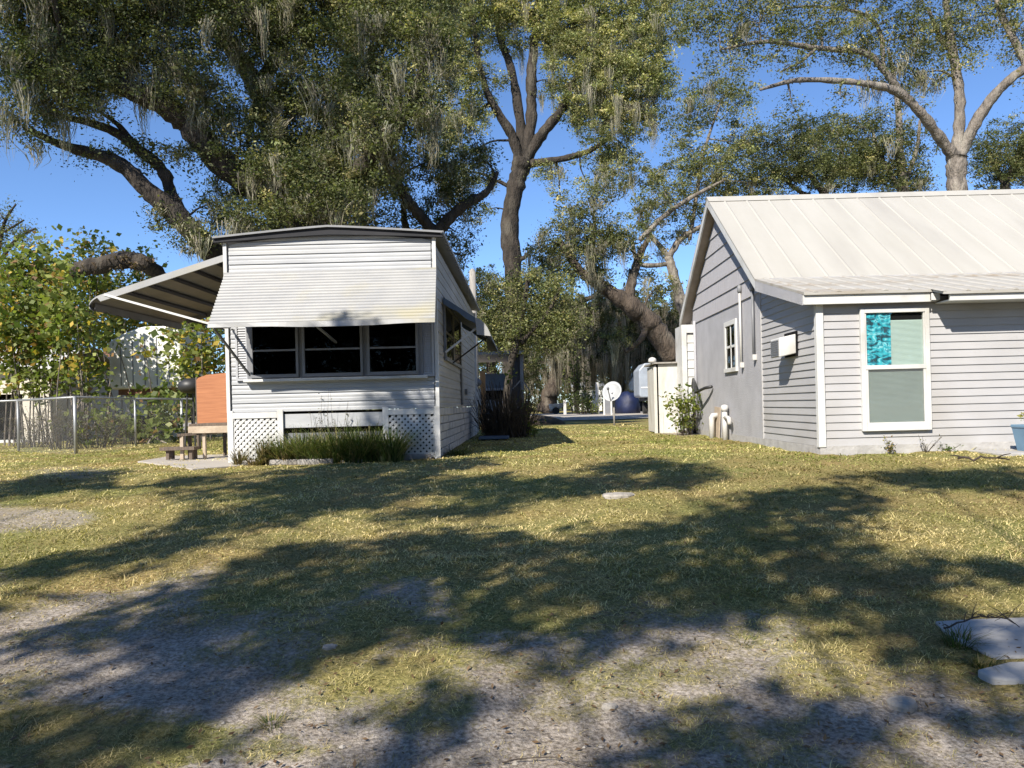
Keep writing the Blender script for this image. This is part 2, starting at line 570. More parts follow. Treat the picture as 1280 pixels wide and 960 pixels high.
def smooth_path(pts, rad, sub=5, jit=0.0):
    out, rr = [], []
    n = len(pts)
    for i in range(n - 1):
        p0, p1, p2, p3 = pts[max(i - 1, 0)], pts[i], pts[i + 1], pts[min(i + 2, n - 1)]
        for k in range(sub):
            t = k / sub
            q = 0.5 * ((2 * p1) + (p2 - p0) * t + (2 * p0 - 5 * p1 + 4 * p2 - p3) * t * t + (3 * p1 - p0 - 3 * p2 + p3) * t ** 3)
            r = rad[i] * (1 - t) + rad[i + 1] * t
            if jit and (i or k): q = q + Vector(rng.normal(size=3)) * r * jit
            out.append(q)
            rr.append(r * (1 + 0.12 * random.uniform(-1, 1)))
    out.append(pts[-1])
    rr.append(rad[-1])
    return out, rr


GREEN = np.array((0.072, 0.088, 0.032))
OLIVE = np.array((0.195, 0.200, 0.080))
GOLD = np.array((0.36, 0.325, 0.135))


def leaf_cols(n_spray, per, mix=0.4, gold=0.1, gain=1.0):
    t = np.clip(rng.normal(mix, 0.25, (n_spray, 1)), 0, 1)
    g = (rng.random((n_spray, 1)) < gold) * rng.uniform(0.3, 1, (n_spray, 1))
    c = GREEN * (1 - t) + OLIVE * t
    c = c * (1 - g) + GOLD * g
    c = np.repeat(c, per, 0)
    return c * np.repeat(rng.uniform(0.6, 1.35, (n_spray, 1)), per, 0) * rng.uniform(0.7, 1.35, (len(c), 1)) * rng.uniform(0.93, 1.07, (len(c), 3)) * gain


def tree(name, label, D, trunk, limbs, clumps, leaf=0.12, per=36, dens=1.0, bark='bark', mix=0.4, gold=0.1, gain=1.0,
         moss=0.0, mlen=(0.5, 1.6), moss_pts=(), spray=0.30, group=None, twig=0.5, mtint=(0.31, 0.29, 0.215), crown_name='crown', cat='tree'):
    """trunk / limbs: lists of (px, py, dY, width_px); clumps: (px, py, rx, ry, dY[, k])"""
    pm = lambda w: w * D / F / 2
    conv = lambda L: smooth_path([P(a, b, D + c) for a, b, c, w in L], [pm(w) for a, b, c, w in L], 8, 0.045)
    tp, tr = conv(trunk)
    root = thing(name, label, cat, (tp[0].x, tp[0].y, float(gz(tp[0].x, tp[0].y))), group)
    MB().tube(tp, tr, 18, True, .06).build('trunk', M[bark], root, True)
    bm = MB()
    S = list(zip(tp, tr))
    for L in limbs:
        p, r = conv(L)
        bm.tube(p, r, 12, True, .07)
        S += list(zip(p, r))
    SP = np.array([tuple(p) for p, r in S])
    centers, mp = [], []
    for c in clumps:
        px, py, rx, ry, dy = c[:5]
        k = c[5] if len(c) > 5 else 1.0
        cen = P(px, py, D + dy)
        s = (D + dy) / F
        R = np.array((rx * s, 0.8 * (rx + ry) / 2 * s, ry * s))
        vol = R[0] * R[1] * R[2]
        n = max(5, int(dens * k * 84 * vol ** 0.74))
        d = rand_dirs(n)
        rad = rng.random((n, 1)) ** 0.45
        q = np.array(tuple(cen)) + d * rad * R * rng.uniform(0.85, 1.2, (n, 1))
        q[:, 2] -= 0.12 * np.abs(rng.normal(size=n))
        centers.append(q)
        i = int(np.argmin(((SP - np.array(tuple(cen)) - [0, 0, -0.3]) ** 2).sum(1)))
        a = Vector(SP[i])
        far = (cen - a).length
        mid = a.lerp(cen, 0.5) + Vector((0, 0, 0.10 * far)) + Vector(rng.normal(size=3)) * 0.08 * far
        r0 = min(S[i][1] * 0.6, 0.03 + 0.022 * far)
        bp, br = smooth_path([a, mid, cen], [r0, r0 * 0.65, r0 * 0.3], 4, 0.2)
        bm.tube(bp, br, 5, False)
        BP = np.array([tuple(x) for x in bp[2:]])
        for j in range(n):
            if random.random() > twig * 0.42: continue
            e = Vector(q[j])
            b0 = Vector(BP[int(np.argmin(((BP - q[j]) ** 2).sum(1)))])
            m2 = b0.lerp(e, 0.55) + Vector(rng.normal(size=3)) * 0.1 * (e - b0).length
            rr = min(r0 * 0.5, 0.006 + 0.012 * (e - b0).length)
            bm.tube([b0, m2, e], [rr, rr * 0.7, rr * 0.35], 3, False)
        if moss:
            mp.append(q[rng.random(n) < moss * 0.85])
    bm.build('branches', M[bark], root, True)
    C = np.concatenate(centers)
    n = len(C)
    per = int(per * 2.3)
    off = rng.normal(size=(n * per, 3)) * np.array((spray, spray, spray * 0.6)) * 0.68 * np.repeat(rng.uniform(0.5, 1.35, (n, 1)), per, 0)
    LC = np.repeat(C, per, 0) + off
    leaves(LC, leaf * 0.59, leaf_cols(n, per, mix, gold, gain), crown_name, M['leaf'], root)
    mp += [np.array([tuple(P(a, b, D + c))]) for a, b, c in moss_pts]
    if mp:
        mp = np.concatenate(mp)
        if len(mp): moss_mesh(mp, mlen[0], mlen[1], root, mtint)
    return root


# ------------------------------------------------------------------ ground
def grassy(x, y):
    x, y = np.asarray(x, float), np.asarray(y, float)
    z = gz(x, y)
    yy = np.maximum(y, 1.6)
    px, py = to_px(x, yy, z)
    line = np.interp(px, [-200, 0, 120, 220, 380, 440, 560, 700, 850, 1000, 1180, 1500], [758, 758, 764, 772, 785, 797, 803, 806, 806, 830, 850, 860])
    n = fbm(x * 1.3 + 40, y * 1.3 + 9, 4) - 0.5
    g = sstep(75, -75, (py - line) + n * 290)
    patches = 0.55 * sstep(0.56, 0.68, fbm(x * 2.1 + 3, y * 2.1 + 71, 4)) * 0.9
    for cx, cy, rx, ry, k in ((110, 925, 180, 50, .85), (540, 880, 70, 40, .6), (300, 815, 90, 16, .4), (700, 880, 60, 24, .4), (1050, 840, 110, 36, .6), (1220, 800, 90, 50, .8), (870, 915, 80, 20, .55), (1230, 900, 80, 20, .4)):
        e = ((px - cx) / rx) ** 2 + ((py - cy) / ry) ** 2
        patches = np.maximum(patches, k * sstep(1.5, 0.5, e + n * 1.6))
    g = np.maximum(g, patches)
    for cx, cy, rx, ry, k in ((10, 648, 110, 20, .7), (930, 785, 90, 24, .5), (640, 800, 60, 20, .5), (90, 590, 60, 8, .5), (860, 540, 40, 6, .8)):
        e = ((px - cx) / rx) ** 2 + ((py - cy) / ry) ** 2
        g = g * (1 - k * sstep(1.4, 0.4, e + n * 1.2))
    return np.where(y < 1.6, patches, g)


def axis(lo, hi, h0, k, hmax):
    a = [0.0]
    while a[-1] < hi: a.append(a[-1] + min(hmax, max(h0, k * abs(a[-1]))))
    b = [0.0]
    while b[-1] > lo: b.append(b[-1] - min(hmax, max(h0, k * abs(b[-1]))))
    return np.array(sorted(set(a + b)))


SLABS = [[(1168, 779), (1222, 776), (1345, 772), (1390, 822), (1245, 824), (1218, 812), (1190, 800)], [(1221, 838), (1262, 828), (1340, 826), (1340, 848), (1270, 851), (1240, 848)]]


def bumpz(x, y):
    near = sstep(30, 9, np.hypot(x, y))
    near = near * (1 - .85 * sstep(.95, .6, np.hypot((np.asarray(x) - 2.7) / 1.1, (np.asarray(y) - 3.75) / .6)))
    return near * ((fbm(x * 3.1, y * 3.1, 4) - 0.5) * 0.07 + (fbm(x * 0.7 + 5, y * 0.7, 2) - 0.5) * 0.10 * sstep(9.5, 6, y))


gx = axis(-420, 420, 0.085, 0.022, 14)
gy = axis(-120, 520, 0.055, 0.018, 14)
X, Y = np.meshgrid(gx, gy)
Z = gz(X, Y) + bumpz(X, Y)
nx, ny = len(gx), len(gy)
V = np.stack([X.ravel(), Y.ravel(), Z.ravel()], 1)
ii = (np.arange(ny - 1)[:, None] * nx + np.arange(nx - 1)[None]).ravel()
loops = np.stack([ii, ii + 1, ii + nx + 1, ii + nx], 1).ravel()
ground = np_mesh('ground', V, np.full(len(ii), 4), loops, None, M['ground'], None, (0, 0, 0), True)
ga = ground.data.attributes.new('grassy', 'FLOAT', 'POINT')
ga.data.foreach_set('value', grassy(V[:, 0], V[:, 1]).astype(np.float32))
tag(ground, kind='structure')


def ground_z(x, y):
    return float(gz(x, y) + bumpz(np.array([x]), np.array([y]))[0])


def slab(name, pts, z0, z1, m, **k):
    return MB().prism([(x, y, z0) for x, y in pts], (0, 0, z1 - z0)).build(name, m, None, bevel=0.012)


def irregular(x0, x1, y0, y1, n, j, seed):
    r = random.Random(seed)
    out = []
    for (ax, ay), (bx, by) in zip([(x0, y0), (x1, y0), (x1, y1), (x0, y1)], [(x1, y0), (x1, y1), (x0, y1), (x0, y0)]):
        for i in range(n):
            t = i / n
            out.append((ax + (bx - ax) * t + r.uniform(-j, j), ay + (by - ay) * t + r.uniform(-j, j)))
    return out


# sandy road crossing behind the two buildings
rd = MB()
xs = np.linspace(-70, 70, 90)
near = [(x, 33 + 0.9 * math.sin(x * 0.21) + 0.4 * math.sin(x * 1.3), 0.03) for x in xs]
far = [(x, 58 + 1.2 * math.sin(x * 0.17 + 1), 0.03) for x in xs]
rd.strip(near, far)
tag(rd.build('road', M['road']), kind='structure')

# patio slab under the picnic table
pt = [tuple(G(a, b))[:2] for a, b in ((172, 578), (215, 571), (292, 569), (345, 572), (300, 583), (240, 588))]
patio = MB().prism([(x, y, -0.02) for x, y in pt], (0, 0, 0.04)).build('patio', M['road'], None, bevel=0.01)
tag(patio, kind='structure')

# ------------------------------------------------------------------ grass
def grass_obj():
    Vs, Ls, Ss, Cs = [], [], [], []
    base = 0
    N = 1150000
    y = 1.9 * (26 / 1.9) ** rng.random(N)
    x = (rng.random(N) * 2 - 1) * (0.74 * y + 0.6)
    # sampling is ~1/y in depth and ~1/y across: density falls with distance
    g = grassy(x, y)
    keep = rng.random(N) < np.clip(g * 1.0, 0.10, 1) * (0.42 + 0.58 * sstep(7, 3.4, y))
    blocked = ((x > 3.8) & (y > 9.95)) | ((x > -4.35) & (x < -1.2) & (y > 11.15) & (y < 20.4))
    gpx, gpy = to_px(x, np.maximum(y, .5), gz(x, y))
    for sp_ in SLABS: blocked |= in_poly(gpx + rng.normal(0, 5, N), gpy + rng.normal(0, 2.5, N), sp_)
    keep &= ~blocked
    x, y = x[keep], y[keep]
    n = len(x)
    z = gz(x, y) + bumpz(x, y) - 0.006
    tuft = fbm(x * 2.4 + 7, y * 2.4, 3)
    clump = sstep(0.50, 0.72, fbm(x * 5 + 70, y * 5 + 2, 3))
    h = rng.gamma(4, 0.25, n) * (0.013 + 0.010 * clump) * 0.85 * (1 - .30 * sstep(5.5, 3, y))
    w = 0.0015 + 0.00085 * np.maximum(y - 3.2, 0)
    lean = rng.uniform(0.6, 3.0, n) * h
    th = rng.uniform(0, 2 * np.pi, n)
    d = np.stack([np.cos(th), np.sin(th), 0 * th], 1)
    s = np.stack([-np.sin(th), np.cos(th), 0 * th], 1)
    B = np.stack([x, y, z], 1)
    hv = np.stack([0 * h, 0 * h, h], 1)
    V = np.empty((n, 5, 3))
    V[:, 0] = B - s * w[:, None]
    V[:, 1] = B + s * w[:, None]
    V[:, 2] = B + d * (lean * 0.4)[:, None] + hv * 0.65 - s * (w * 0.8)[:, None]
    V[:, 3] = B + d * (lean * 0.4)[:, None] + hv * 0.65 + s * (w * 0.8)[:, None]
    V[:, 4] = B + d * lean[:, None] + hv * 0.95
    loops = (np.arange(n)[:, None] * 5 + np.array([0, 1, 3, 2, 2, 3, 4])[None]).ravel()
    sizes = np.tile([4, 3], n)
    dry = np.clip(0.66 + 1.5 * (fbm(x * 0.55 + 20, y * 0.55 + 3, 3) - 0.5) + 0.9 * (tuft - 0.5) + 0.12 * sstep(9, 6, y) - 0.25 * sstep(10, 14, y) - 0.34 * sstep(0, 4, x) * sstep(8.4, 10, y) + rng.normal(0, 0.22, n), 0, 1)[:, None]
    brown = sstep(0.58, 0.70, fbm(x * 1.1 + 90, y * 1.1 + 31, 3))[:, None]
    c = np.array((0.185, 0.205, 0.048)) * (1 - dry) + np.array((0.67, 0.545, 0.275)) * dry
    c = c * (1 - 0.55 * brown) + np.array((0.20, 0.125, 0.065)) * 0.55 * brown
    gg = grassy(x, y)[:, None]
    c = np.where(gg < .35, c * .4 + np.array((.40, .32, .20)) * .6, c)
    c = c * (1 + .30 * sstep(8, 12, y)[:, None]) * np.where(y[:, None] > 0, 1, 1)
    c = c * rng.uniform(0.55, 1.4, (n, 1))
    o = np_mesh('lawn_grass', V.reshape(-1, 3), sizes, loops, np.repeat(c, 5, 0), M['grass'], None, (0, 6, -0.4))
    tag(o, 'patchy short lawn grass, part green part straw coloured', 'grass', kind='stuff')


grass_obj()


def litter():
    N = 5200
    y = 1.9 * (14 / 1.9) ** rng.random(N)
    x = (rng.random(N) * 2 - 1) * (0.72 * y + 0.4)
    z = gz(x, y) + bumpz(x, y)
    C = np.stack([x, y, z + 0.012], 1)
    k = rng.random((N, 1))
    col = np.array((0.10, 0.06, 0.035)) * (1 - k) + np.array((0.24, 0.16, 0.09)) * k
    a = rand_dirs(N) * [1, 1, 0.25]
    a /= np.linalg.norm(a, axis=1, keepdims=True)
    b = np.cross(a, np.array([0, 0, 1.0]) + rng.normal(size=(N, 3)) * 0.3)
    b /= np.linalg.norm(b, axis=1, keepdims=True)
    l = rng.uniform(0.006, 0.019, (N, 1))
    V = np.empty((N, 4, 3))
    V[:, 0], V[:, 1], V[:, 2], V[:, 3] = C - a * l, C + b * l * 0.4, C + a * l, C - b * l * 0.4
    o = np_mesh('fallen_leaves', V.reshape(-1, 3), np.full(N, 4), np.arange(4 * N), np.repeat(col, 4, 0), M['grass'])
    tag(o, 'dry brown oak leaves scattered over the sandy ground', 'leaves', kind='stuff')
    # small pale stones
    vs, fs = [], []
    m = MB()
    r = random.Random(5)
    for i in range(900):
        y = 2.6 + 3.6 * r.random() ** 1.3
        x = r.uniform(-0.75, 0.75) * y
        if float(grassy(x, y)) > 0.35: continue
        s = r.choice((0.003, 0.004, 0.005, 0.007, 0.011)) * r.uniform(0.7, 1.3)
        c = Vector((x, y, ground_z(x, y) + s * 0.2))
        q = []
        for dx, dy, dz in ((1, 0, 0), (0.3, 0.9, 0), (-0.8, 0.5, 0), (-0.7, -0.6, 0), (0.4, -0.9, 0), (0.1, 0.1, 0.6)):
            q.append(c + Vector((dx, dy, dz)) * s * r.uniform(0.7, 1.3))
        m.add(q, [(0, 1, 5), (1, 2, 5), (2, 3, 5), (3, 4, 5), (4, 0, 5)])
    tag(m.build('gravel', M['rock']), 'small pale stone chips strewn over the bare sand', 'gravel', kind='stuff')


litter()


def stone(name, label, px, py, w, d, h, m='rock', seed=0, cat='stone', group=None):
    r = random.Random(seed)
    g = G(px, py)
    g.z = ground_z(g.x, g.y)
    b = MB()
    n = 14
    rings = [(1.0, -0.4), (1.02, 0.35), (0.9, 0.8), (0.45, 1.0)]
    k = [r.uniform(0.8, 1.15) for _ in range(n)]
    vs = []
    for rr, zz in rings:
        for j in range(n):
            t = 2 * math.pi * j / n
            vs.append((g.x + math.cos(t) * w / 2 * rr * k[j], g.y + math.sin(t) * d / 2 * rr * k[j], g.z + h * zz * r.uniform(0.88, 1.1)))
    fs = [(i * n + j, i * n + (j + 1) % n, (i + 1) * n + (j + 1) % n, (i + 1) * n + j) for i in range(3) for j in range(n)]
    fs.append(tuple(3 * n + j for j in range(n)))
    b.add(vs, fs)
    return tag(b.build(name, M[m], None), label, cat, group)


stone('flat_stone', 'flat pale stone lying alone in the middle of the lawn', 772, 621, 0.30, 0.22, 0.035, seed=2)
stone('flat_stone', 'rounded white stone half sunk in bare sand at the lower right', 1130, 876, 0.11, 0.13, 0.03, seed=4)
stone('flat_stone', 'small pale stone in the sand between the two grass patches', 762, 884, 0.06, 0.05, 0.018, seed=6)
stone('flat_stone', 'small flat stone in the shaded dirt at the left', 412, 808, 0.07, 0.06, 0.014, seed=8)
# concrete slab at right foreground
q = [G(a, b) for a, b in ((1168, 779), (1222, 776), (1345, 772), (1390, 822), (1245, 824), (1218, 812), (1190, 800))]
sl = MB().prism([(p.x, p.y, float(gz(p.x, p.y)) - 0.086) for p in q], (0, 0, 0.10)).build('concrete_slab', M['conc'], None, bevel=0.012)
tag(sl, 'large grey concrete slab in the grass with a twig lying on it', 'slab')
q = [G(a, b) for a, b in ((1221, 838), (1262, 828), (1340, 826), (1340, 848), (1270, 851), (1240, 848))]
sl = MB().prism([(p.x, p.y, float(gz(p.x, p.y)) - 0.054) for p in q], (0, 0, 0.06)).build('concrete_slab', M['conc'], None, bevel=0.01)
tag(sl, 'small broken concrete piece just in front of the large slab', 'slab')


def twig(name, label, pts, r, side=0):
    b = MB()
    pp = []
    for (a, c, h) in pts:
        g = G(a, c)
        g.z = ground_z(g.x, g.y) + h
        pp.append(g)
    s, rr = smooth_path(pp, [r * (1 - 0.6 * i / (len(pp) - 1)) for i in range(len(pp))], 4, 0.8)
    b.tube(s, rr, 5)
    for i in range(side):
        k = random.randrange(1, len(s) - 1)
        e = s[k] + Vector((random.uniform(-.12, .12), random.uniform(-.12, .12), random.uniform(0.01, 0.07)))
        b.tube([s[k], s[k].lerp(e, .5) + Vector((0, 0, .01)), e], [r * .5, r * .4, r * .2], 4)
    return tag(b.build(name, M['twig']), label, 'twig')


twig('fallen_twig', 'forked dry twig lying across the large concrete slab', [(1180, 800, .06), (1215, 797, .09), (1252, 795, .09), (1275, 806, .08)], 0.005, 14)
twig('fallen_twig', 'thin curved twig on the sand at the bottom edge', [(628, 957, .012), (650, 953, .02), (690, 953, .02), (730, 962, .015)], 0.003, 0)
twig('fallen_twig', 'short thick stick lying in the lawn below the blue planter', [(1198, 577, .03), (1225, 579, .05), (1262, 577, .03)], 0.018, 2)


# ------------------------------------------------------------------ walls made of lap boards
def laps(mb, x_of, z0, z1, h, out, clip=None, horiz='x', fixed=0.0, sign=-1, a=0.0, b=1.0):
    """boards running along x (fixed y) or along y (fixed x); outward direction = sign on the fixed axis"""
    z = z0
    while z < z1 - 1e-4:
        zt = min(z + h, z1)
        lo, hi = (a, b) if clip is None else clip(z)
        lo2, hi2 = (a, b) if clip is None else clip(zt)
        if hi - lo > 0.02 or hi2 - lo2 > 0.02:
            if hi2 < lo2: lo2 = hi2 = (lo2 + hi2) / 2
            f = lambda s, o, zz: (s, fixed + sign * o, zz) if horiz == 'x' else (fixed + sign * o, s, zz)
            mb.quad(f(lo, out, z), f(hi, out, z), f(hi2, 0.002, zt), f(lo2, 0.002, zt))
            mb.quad(f(lo, 0.0, z), f(hi, 0.0, z), f(hi, out, z), f(lo, out, z))
            mb.quad(f(lo, 0, z), f(lo, out, z), f(lo2, 0.002, zt), f(lo2, 0, zt))
            mb.quad(f(hi, 0, z), f(hi, out, z), f(hi2, 0.002, zt), f(hi2, 0, zt))
        z = zt


# ------------------------------------------------------------------ the house
HX, HY, HM, HB = 3.84, 10.0, 12.37, 17.2     # left wall x, front wall y, main body front, back
house = thing('house', 'single storey grey house with white metal roof and lap siding', 'house', (HX + 3, HY + 3, 0))
HR = 13.5
RX = 3.62
roofz = lambda y: (2.10 + (y - 9.84) * 0.2476) if y <= 11.9 else (2.61 + (y - 11.9) * 0.70 if y <= 14.8 else 4.64 - (y - 14.8) * 0.70)
core = MB()
core.prism([(HX + .02, HY + .02, 0.1), (HX + .02, HB, 0.1), (HX + .02, HB, 2.75), (HX + .02, 14.8, 4.45), (HX + .02, HM, roofz(HM) - .17), (HX + .02, HY + .02, 2.0)], (HR - HX, 0, 0))
core.build('wall', M['found'], house)
MB().box(HX - 0.005, HR, HY - 0.008, HY + 0.2, -0.25, 0.115).box(HX - 0.008, HX + 0.2, HY + 0.2, HB, -0.25, 0.112).build('foundation', M['found'], house)
f = MB()
laps(f, None, 0.115, 2.03, 0.1015, 0.017, None, 'x', HY + 0.016, -1, HX + 0.06, HR)
f.build('front_siding', M['vinyl'], house)
s = MB()
laps(s, None, 0.115, 2.45, 0.1015, 0.017, lambda z: (max(HY + 0.06, HY + 0.06 + (z - 1.98) / 0.2476), HM - 0.02), 'y', HX + 0.016, -1)
s.build('side_siding', M['vinyl'], house)
MB().box(HX - 0.022, HX + 0.072, HY - 0.022, HY + 0.06, 0.10, 2.0).build('corner_trim', M['white'], house, bevel=0.004)
MB().box(HX - 0.012, HX + 0.015, HM - 0.022, HM + 0.012, 0.1, 2.52).build('joint_trim', M['vinyl'], house)
MB().box(HX - 0.006, HX + 0.1, HM + 0.012, HB, 0.1, 2.47).build('stucco_wall', M['stucco'], house)
g = MB()
z = 2.46
k = 0
while z < 4.4:
    zt = z + 0.30
    def span(zz):
        return max(HM + 0.012, 11.9 + (zz - 2.61 + 0.17) / 0.70), min(HB, 14.8 + (4.64 - zz - 0.17) / 0.70)
    a0, b0 = span(z)
    a1, b1 = span(zt)
    if b1 < a1: a1 = b1 = 14.8
    xo = lambda o: HX - o
    g.quad((xo(.028), a0, z), (xo(.028), b0, z), (xo(.008), b1, zt), (xo(.008), a1, zt))
    g.quad((xo(0), a0, z), (xo(0), b0, z), (xo(.028), b0, z), (xo(.028), a0, z))
    z = zt
g.build('gable_shingles', M['shingle'], house)
# roof : one folded sheet with thickness, plus ribs
rf = MB()
prof = [(9.84, 2.10), (11.9, 2.61), (14.8, 4.64), (17.68, 2.624)]
TH = 0.035


def sheet(mb, p, q, x0, x1, t=TH):
    mb.prism([(x0, p[0], p[1] - t), (x0, q[0], q[1] - t), (x0, q[0], q[1]), (x0, p[0], p[1])], (x1 - x0, 0, 0))


sheet(rf, prof[1], prof[2], RX, HR + .3)
sheet(rf, prof[2], prof[3], RX, HR + .3)
roof = rf.build('roof', M['roof'], house)
low = MB()
sheet(low, prof[0], (11.898, 2.6095), RX, 5.26)
sheet(low, (9.58, 2.036), (11.898, 2.6095), 5.262, HR + .3)
lowo = low.build('low_roof', M['roof_low'], house)
rb = MB()
x = RX + 0.3
while x < HR:
    for (p, q) in ((prof[1], prof[2]), (prof[2], prof[3])):
        rb.prism([(x - .026, p[0], p[1] + .0005), (x + .026, p[0], p[1] + .0005), (x + .010, p[0], p[1] + .012), (x - .010, p[0], p[1] + .012)], (0, q[0] - p[0], q[1] - p[1]))
    x += 0.42
rb.build('roof_rib', M['roof'], roof)
rl = MB()
x = RX + 0.15
while x < HR:
    y0 = 9.84 if x < 5.24 else 9.58
    z0 = 2.10 if x < 5.24 else 2.036
    rl.prism([(x - .03, y0 - .004, z0 + .0006), (x + .03, y0 - .004, z0 + .0006), (x + .008, y0 - .004, z0 + .018), (x - .008, y0 - .004, z0 + .018)], (0, 11.9 - y0, 2.61 - z0))
    x += 0.30
rl.build('roof_rib', M['roof_low'], lowo)
MB().prism([(RX - .01, 14.62, 4.53), (RX - .01, 14.8, 4.665), (RX - .01, 14.98, 4.53), (RX - .01, 14.8, 4.648)], (HR + .3 - RX, 0, 0)).build('ridge_cap', M['roof'], roof)
# rakes and soffits
rk = MB()
for (p, q) in ((prof[1], prof[2]), (prof[2], prof[3])):
    rk.prism([(RX, p[0], p[1] - TH - .002), (RX, q[0], q[1] - TH - .002), (RX, q[0], q[1] - .17), (RX, p[0], p[1] - .17)], (0.03, 0, 0))
rk.build('rake_board', M['white'], house)
MB().prism([(RX, 9.92, 2.12 - TH - .002), (RX, 11.9, 2.61 - TH - .002), (RX, 11.9, 2.42), (RX, 9.92, 1.945)], (0.03, 0, 0)).build('low_rake_board', M['stucco'], house)
so = MB()
for (p, q) in ((prof[1], prof[2]), (prof[2], prof[3])):
    so.prism([(RX + .03, p[0], p[1] - .10), (RX + .03, q[0], q[1] - .10), (RX + .03, q[0], q[1] - .12), (RX + .03, p[0], p[1] - .12)], (HX - RX, 0, 0))
so.prism([(RX + .03, 9.93, 2.0), (RX + .03, 11.9, 2.5), (RX + .03, 11.9, 2.48), (RX + .03, 9.93, 1.98)], (HX - RX - .01, 0, 0))
so.build('soffit', M['soffit'], house)
MB().box(RX, 5.25, 9.87, 9.905, 1.945, 2.068).build('fascia', M['white'], house, bevel=0.003)
MB().box(5.252, 5.36, 9.84, 9.862, 1.96, 2.05).box(5.36, HR, 9.61, 9.645, 1.92, 2.003).build('front_fascia', M['white'], house, bevel=0.003)
MB().box(5.37, HR, 9.65, 9.98, 1.925, 1.94).box(RX + .05, 5.37, 9.91, 9.98, 1.955, 1.965).build('eave_soffit', M['white'], house)
# front window
a, b = P(1070, 384, HY), P(1163, 537, HY)
wx0, wx1, wz1, wz0 = a.x + .035, b.x - .0, a.z - .03, b.z
win = MB()
T = 0.055
FY = HY - 0.05
win.box(wx0, wx0 + T, FY, HY + .01, wz0, wz1).box(wx1 - T, wx1, FY, HY + .01, wz0, wz1)
win.box(wx0 + T, wx1 - T, FY, HY + .01, wz1 - T, wz1).box(wx0 + T, wx1 - T, FY, HY + .01, wz0, wz0 + T * 1.1)
wo = win.build('window', M['white'], house, bevel=0.005)
zm = (wz0 + wz1) / 2 + .03
sash = MB().box(wx0 + T, wx1 - T, FY + .004, HY + .005, zm - .025, zm + .03)
ix0, ix1 = wx0 + T, wx1 - T
for (lo, hi, w) in ((zm + .03, wz1 - T, .022), (wz0 + T * 1.1, zm - .025, .034)):
    sash.box(ix0, ix0 + w, FY + .012, HY, lo, hi).box(ix1 - w, ix1, FY + .012, HY, lo, hi)
sash.box(ix0 + .034, ix1 - .034, FY + .012, HY, wz0 + T * 1.1, wz0 + T * 1.1 + .05)
sash.build('sash', M['white'], wo, bevel=0.003)
MB().box(ix0, ix1, HY - .028, HY - .026, zm, wz1 - T).box(ix0, ix1, HY - .028, HY - .026, wz0 + T, zm).build('pane', M['glass'], wo)
MB().box(ix0 + .034, ix1 - .034, HY - .036, HY - .035, wz0 + T + .05, zm - .026).build('insect_screen', M['screen'], wo)
bl = MB()
z = wz0 + T
while z < wz1 - T - .10:
    bl.quad((ix0, HY - .012, z), (ix1, HY - .012, z), (ix1, HY - .006, z + .015), (ix0, HY - .006, z + .015))
    z += 0.0155
bl.build('blind', M['blind'], wo)
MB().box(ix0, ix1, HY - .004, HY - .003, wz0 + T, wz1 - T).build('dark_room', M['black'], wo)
cx1 = P(1112, 400, HY).x
cu = MB()
n = 26
la = [(ix0 + .02 + (cx1 - ix0 - .02) * i / n, HY - .019 + .004 * math.sin(i * 1.1), zm + .03) for i in range(n + 1)]
lb = [(p[0], p[1], wz1 - T) for p in la]
cu.strip(la, lb).build('curtain', M['camo'], wo, True)
c = P(1112, 391, HY)
MB().lathe((c.x, HY - .022, c.z - .025), [(.004, 0), (.018, .008), (.025, .025), (.018, .042), (.004, .05)], 12, (1, .2)).build('round_ornament', M['bulb'], wo, True)
# side window
y0, y1, z0, z1 = 13.72, 14.52, 1.30, 2.20
sw = MB()
sw.box(HX - .035, HX, y0, y0 + .085, z0, z1).box(HX - .035, HX, y1 - .085, y1, z0, z1).box(HX - .035, HX, y0 + .085, y1 - .085, z1 - .09, z1).box(HX - .05, HX, y0 - .02, y1 + .02, z0 - .045, z0 + .03)
sw.box(HX - .02, HX, y0 + .085, y1 - .085, 1.70, 1.745).box(HX - .02, HX, y0 + .38, y0 + .42, z0 + .03, z1 - .09)
so2 = sw.build('side_window', M['white'], house, bevel=0.004)
MB().box(HX - .012, HX - .009, y0 + .085, y1 - .085, z0 + .03, z1 - .09).build('pane', M['dglass'], so2)
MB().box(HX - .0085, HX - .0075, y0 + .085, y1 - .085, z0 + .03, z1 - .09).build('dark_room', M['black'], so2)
# window air conditioner in the side siding
ac = MB()
A = [(HX - .24, 10.78, 1.33), (HX, 10.78, 1.38), (HX, 10.78, 1.65), (HX - .24, 10.78, 1.60)]
ac.prism(A, (0, .38, 0))
aco = ac.build('air_conditioner', M['white'], house, bevel=0.012)
gr = MB()
for i in range(8):
    z = 1.345 + i * .030
    gr.box(HX - .252, HX - .241, 10.81, 11.13, z, z + .017)
gr.build('grille', M['frame'], aco)
MB().box(HX - .012, HX - .002, 10.72, 11.24, 1.34, 1.69).build('dark_hole_sheet', M['black'], house)  # black sheet paints the darkness of the wall hole behind the unit
# conduits
for (yy, zt, zb, nm) in ((13.35, 2.62, 1.36, 0), (12.62, 2.55, 1.45, 1)):
    m = MB().tube([(HX - .05, yy, zb), (HX - .05, yy, zt)], .021, 8)
    o = m.build('conduit', M['pvc'] if nm == 0 else M['frame'], house, True)
    h = MB().lathe((HX - .05, yy, zt - .02), [(.03, 0), (.045, .03), (.045, .10), (.02, .14)], 10)
    h.build('conduit_cap', M['frame'], o, True)
    MB().box(HX - .075, HX - .008, yy - .03, yy + .03, zb - .06, zb + .03).build('conduit_box', M['pvc'], o, bevel=.004)
MB().tube([(HX - .04, 16.95, .1), (HX - .04, 16.95, 2.5)], .03, 8).build('downpipe', M['stucco'], house, True)
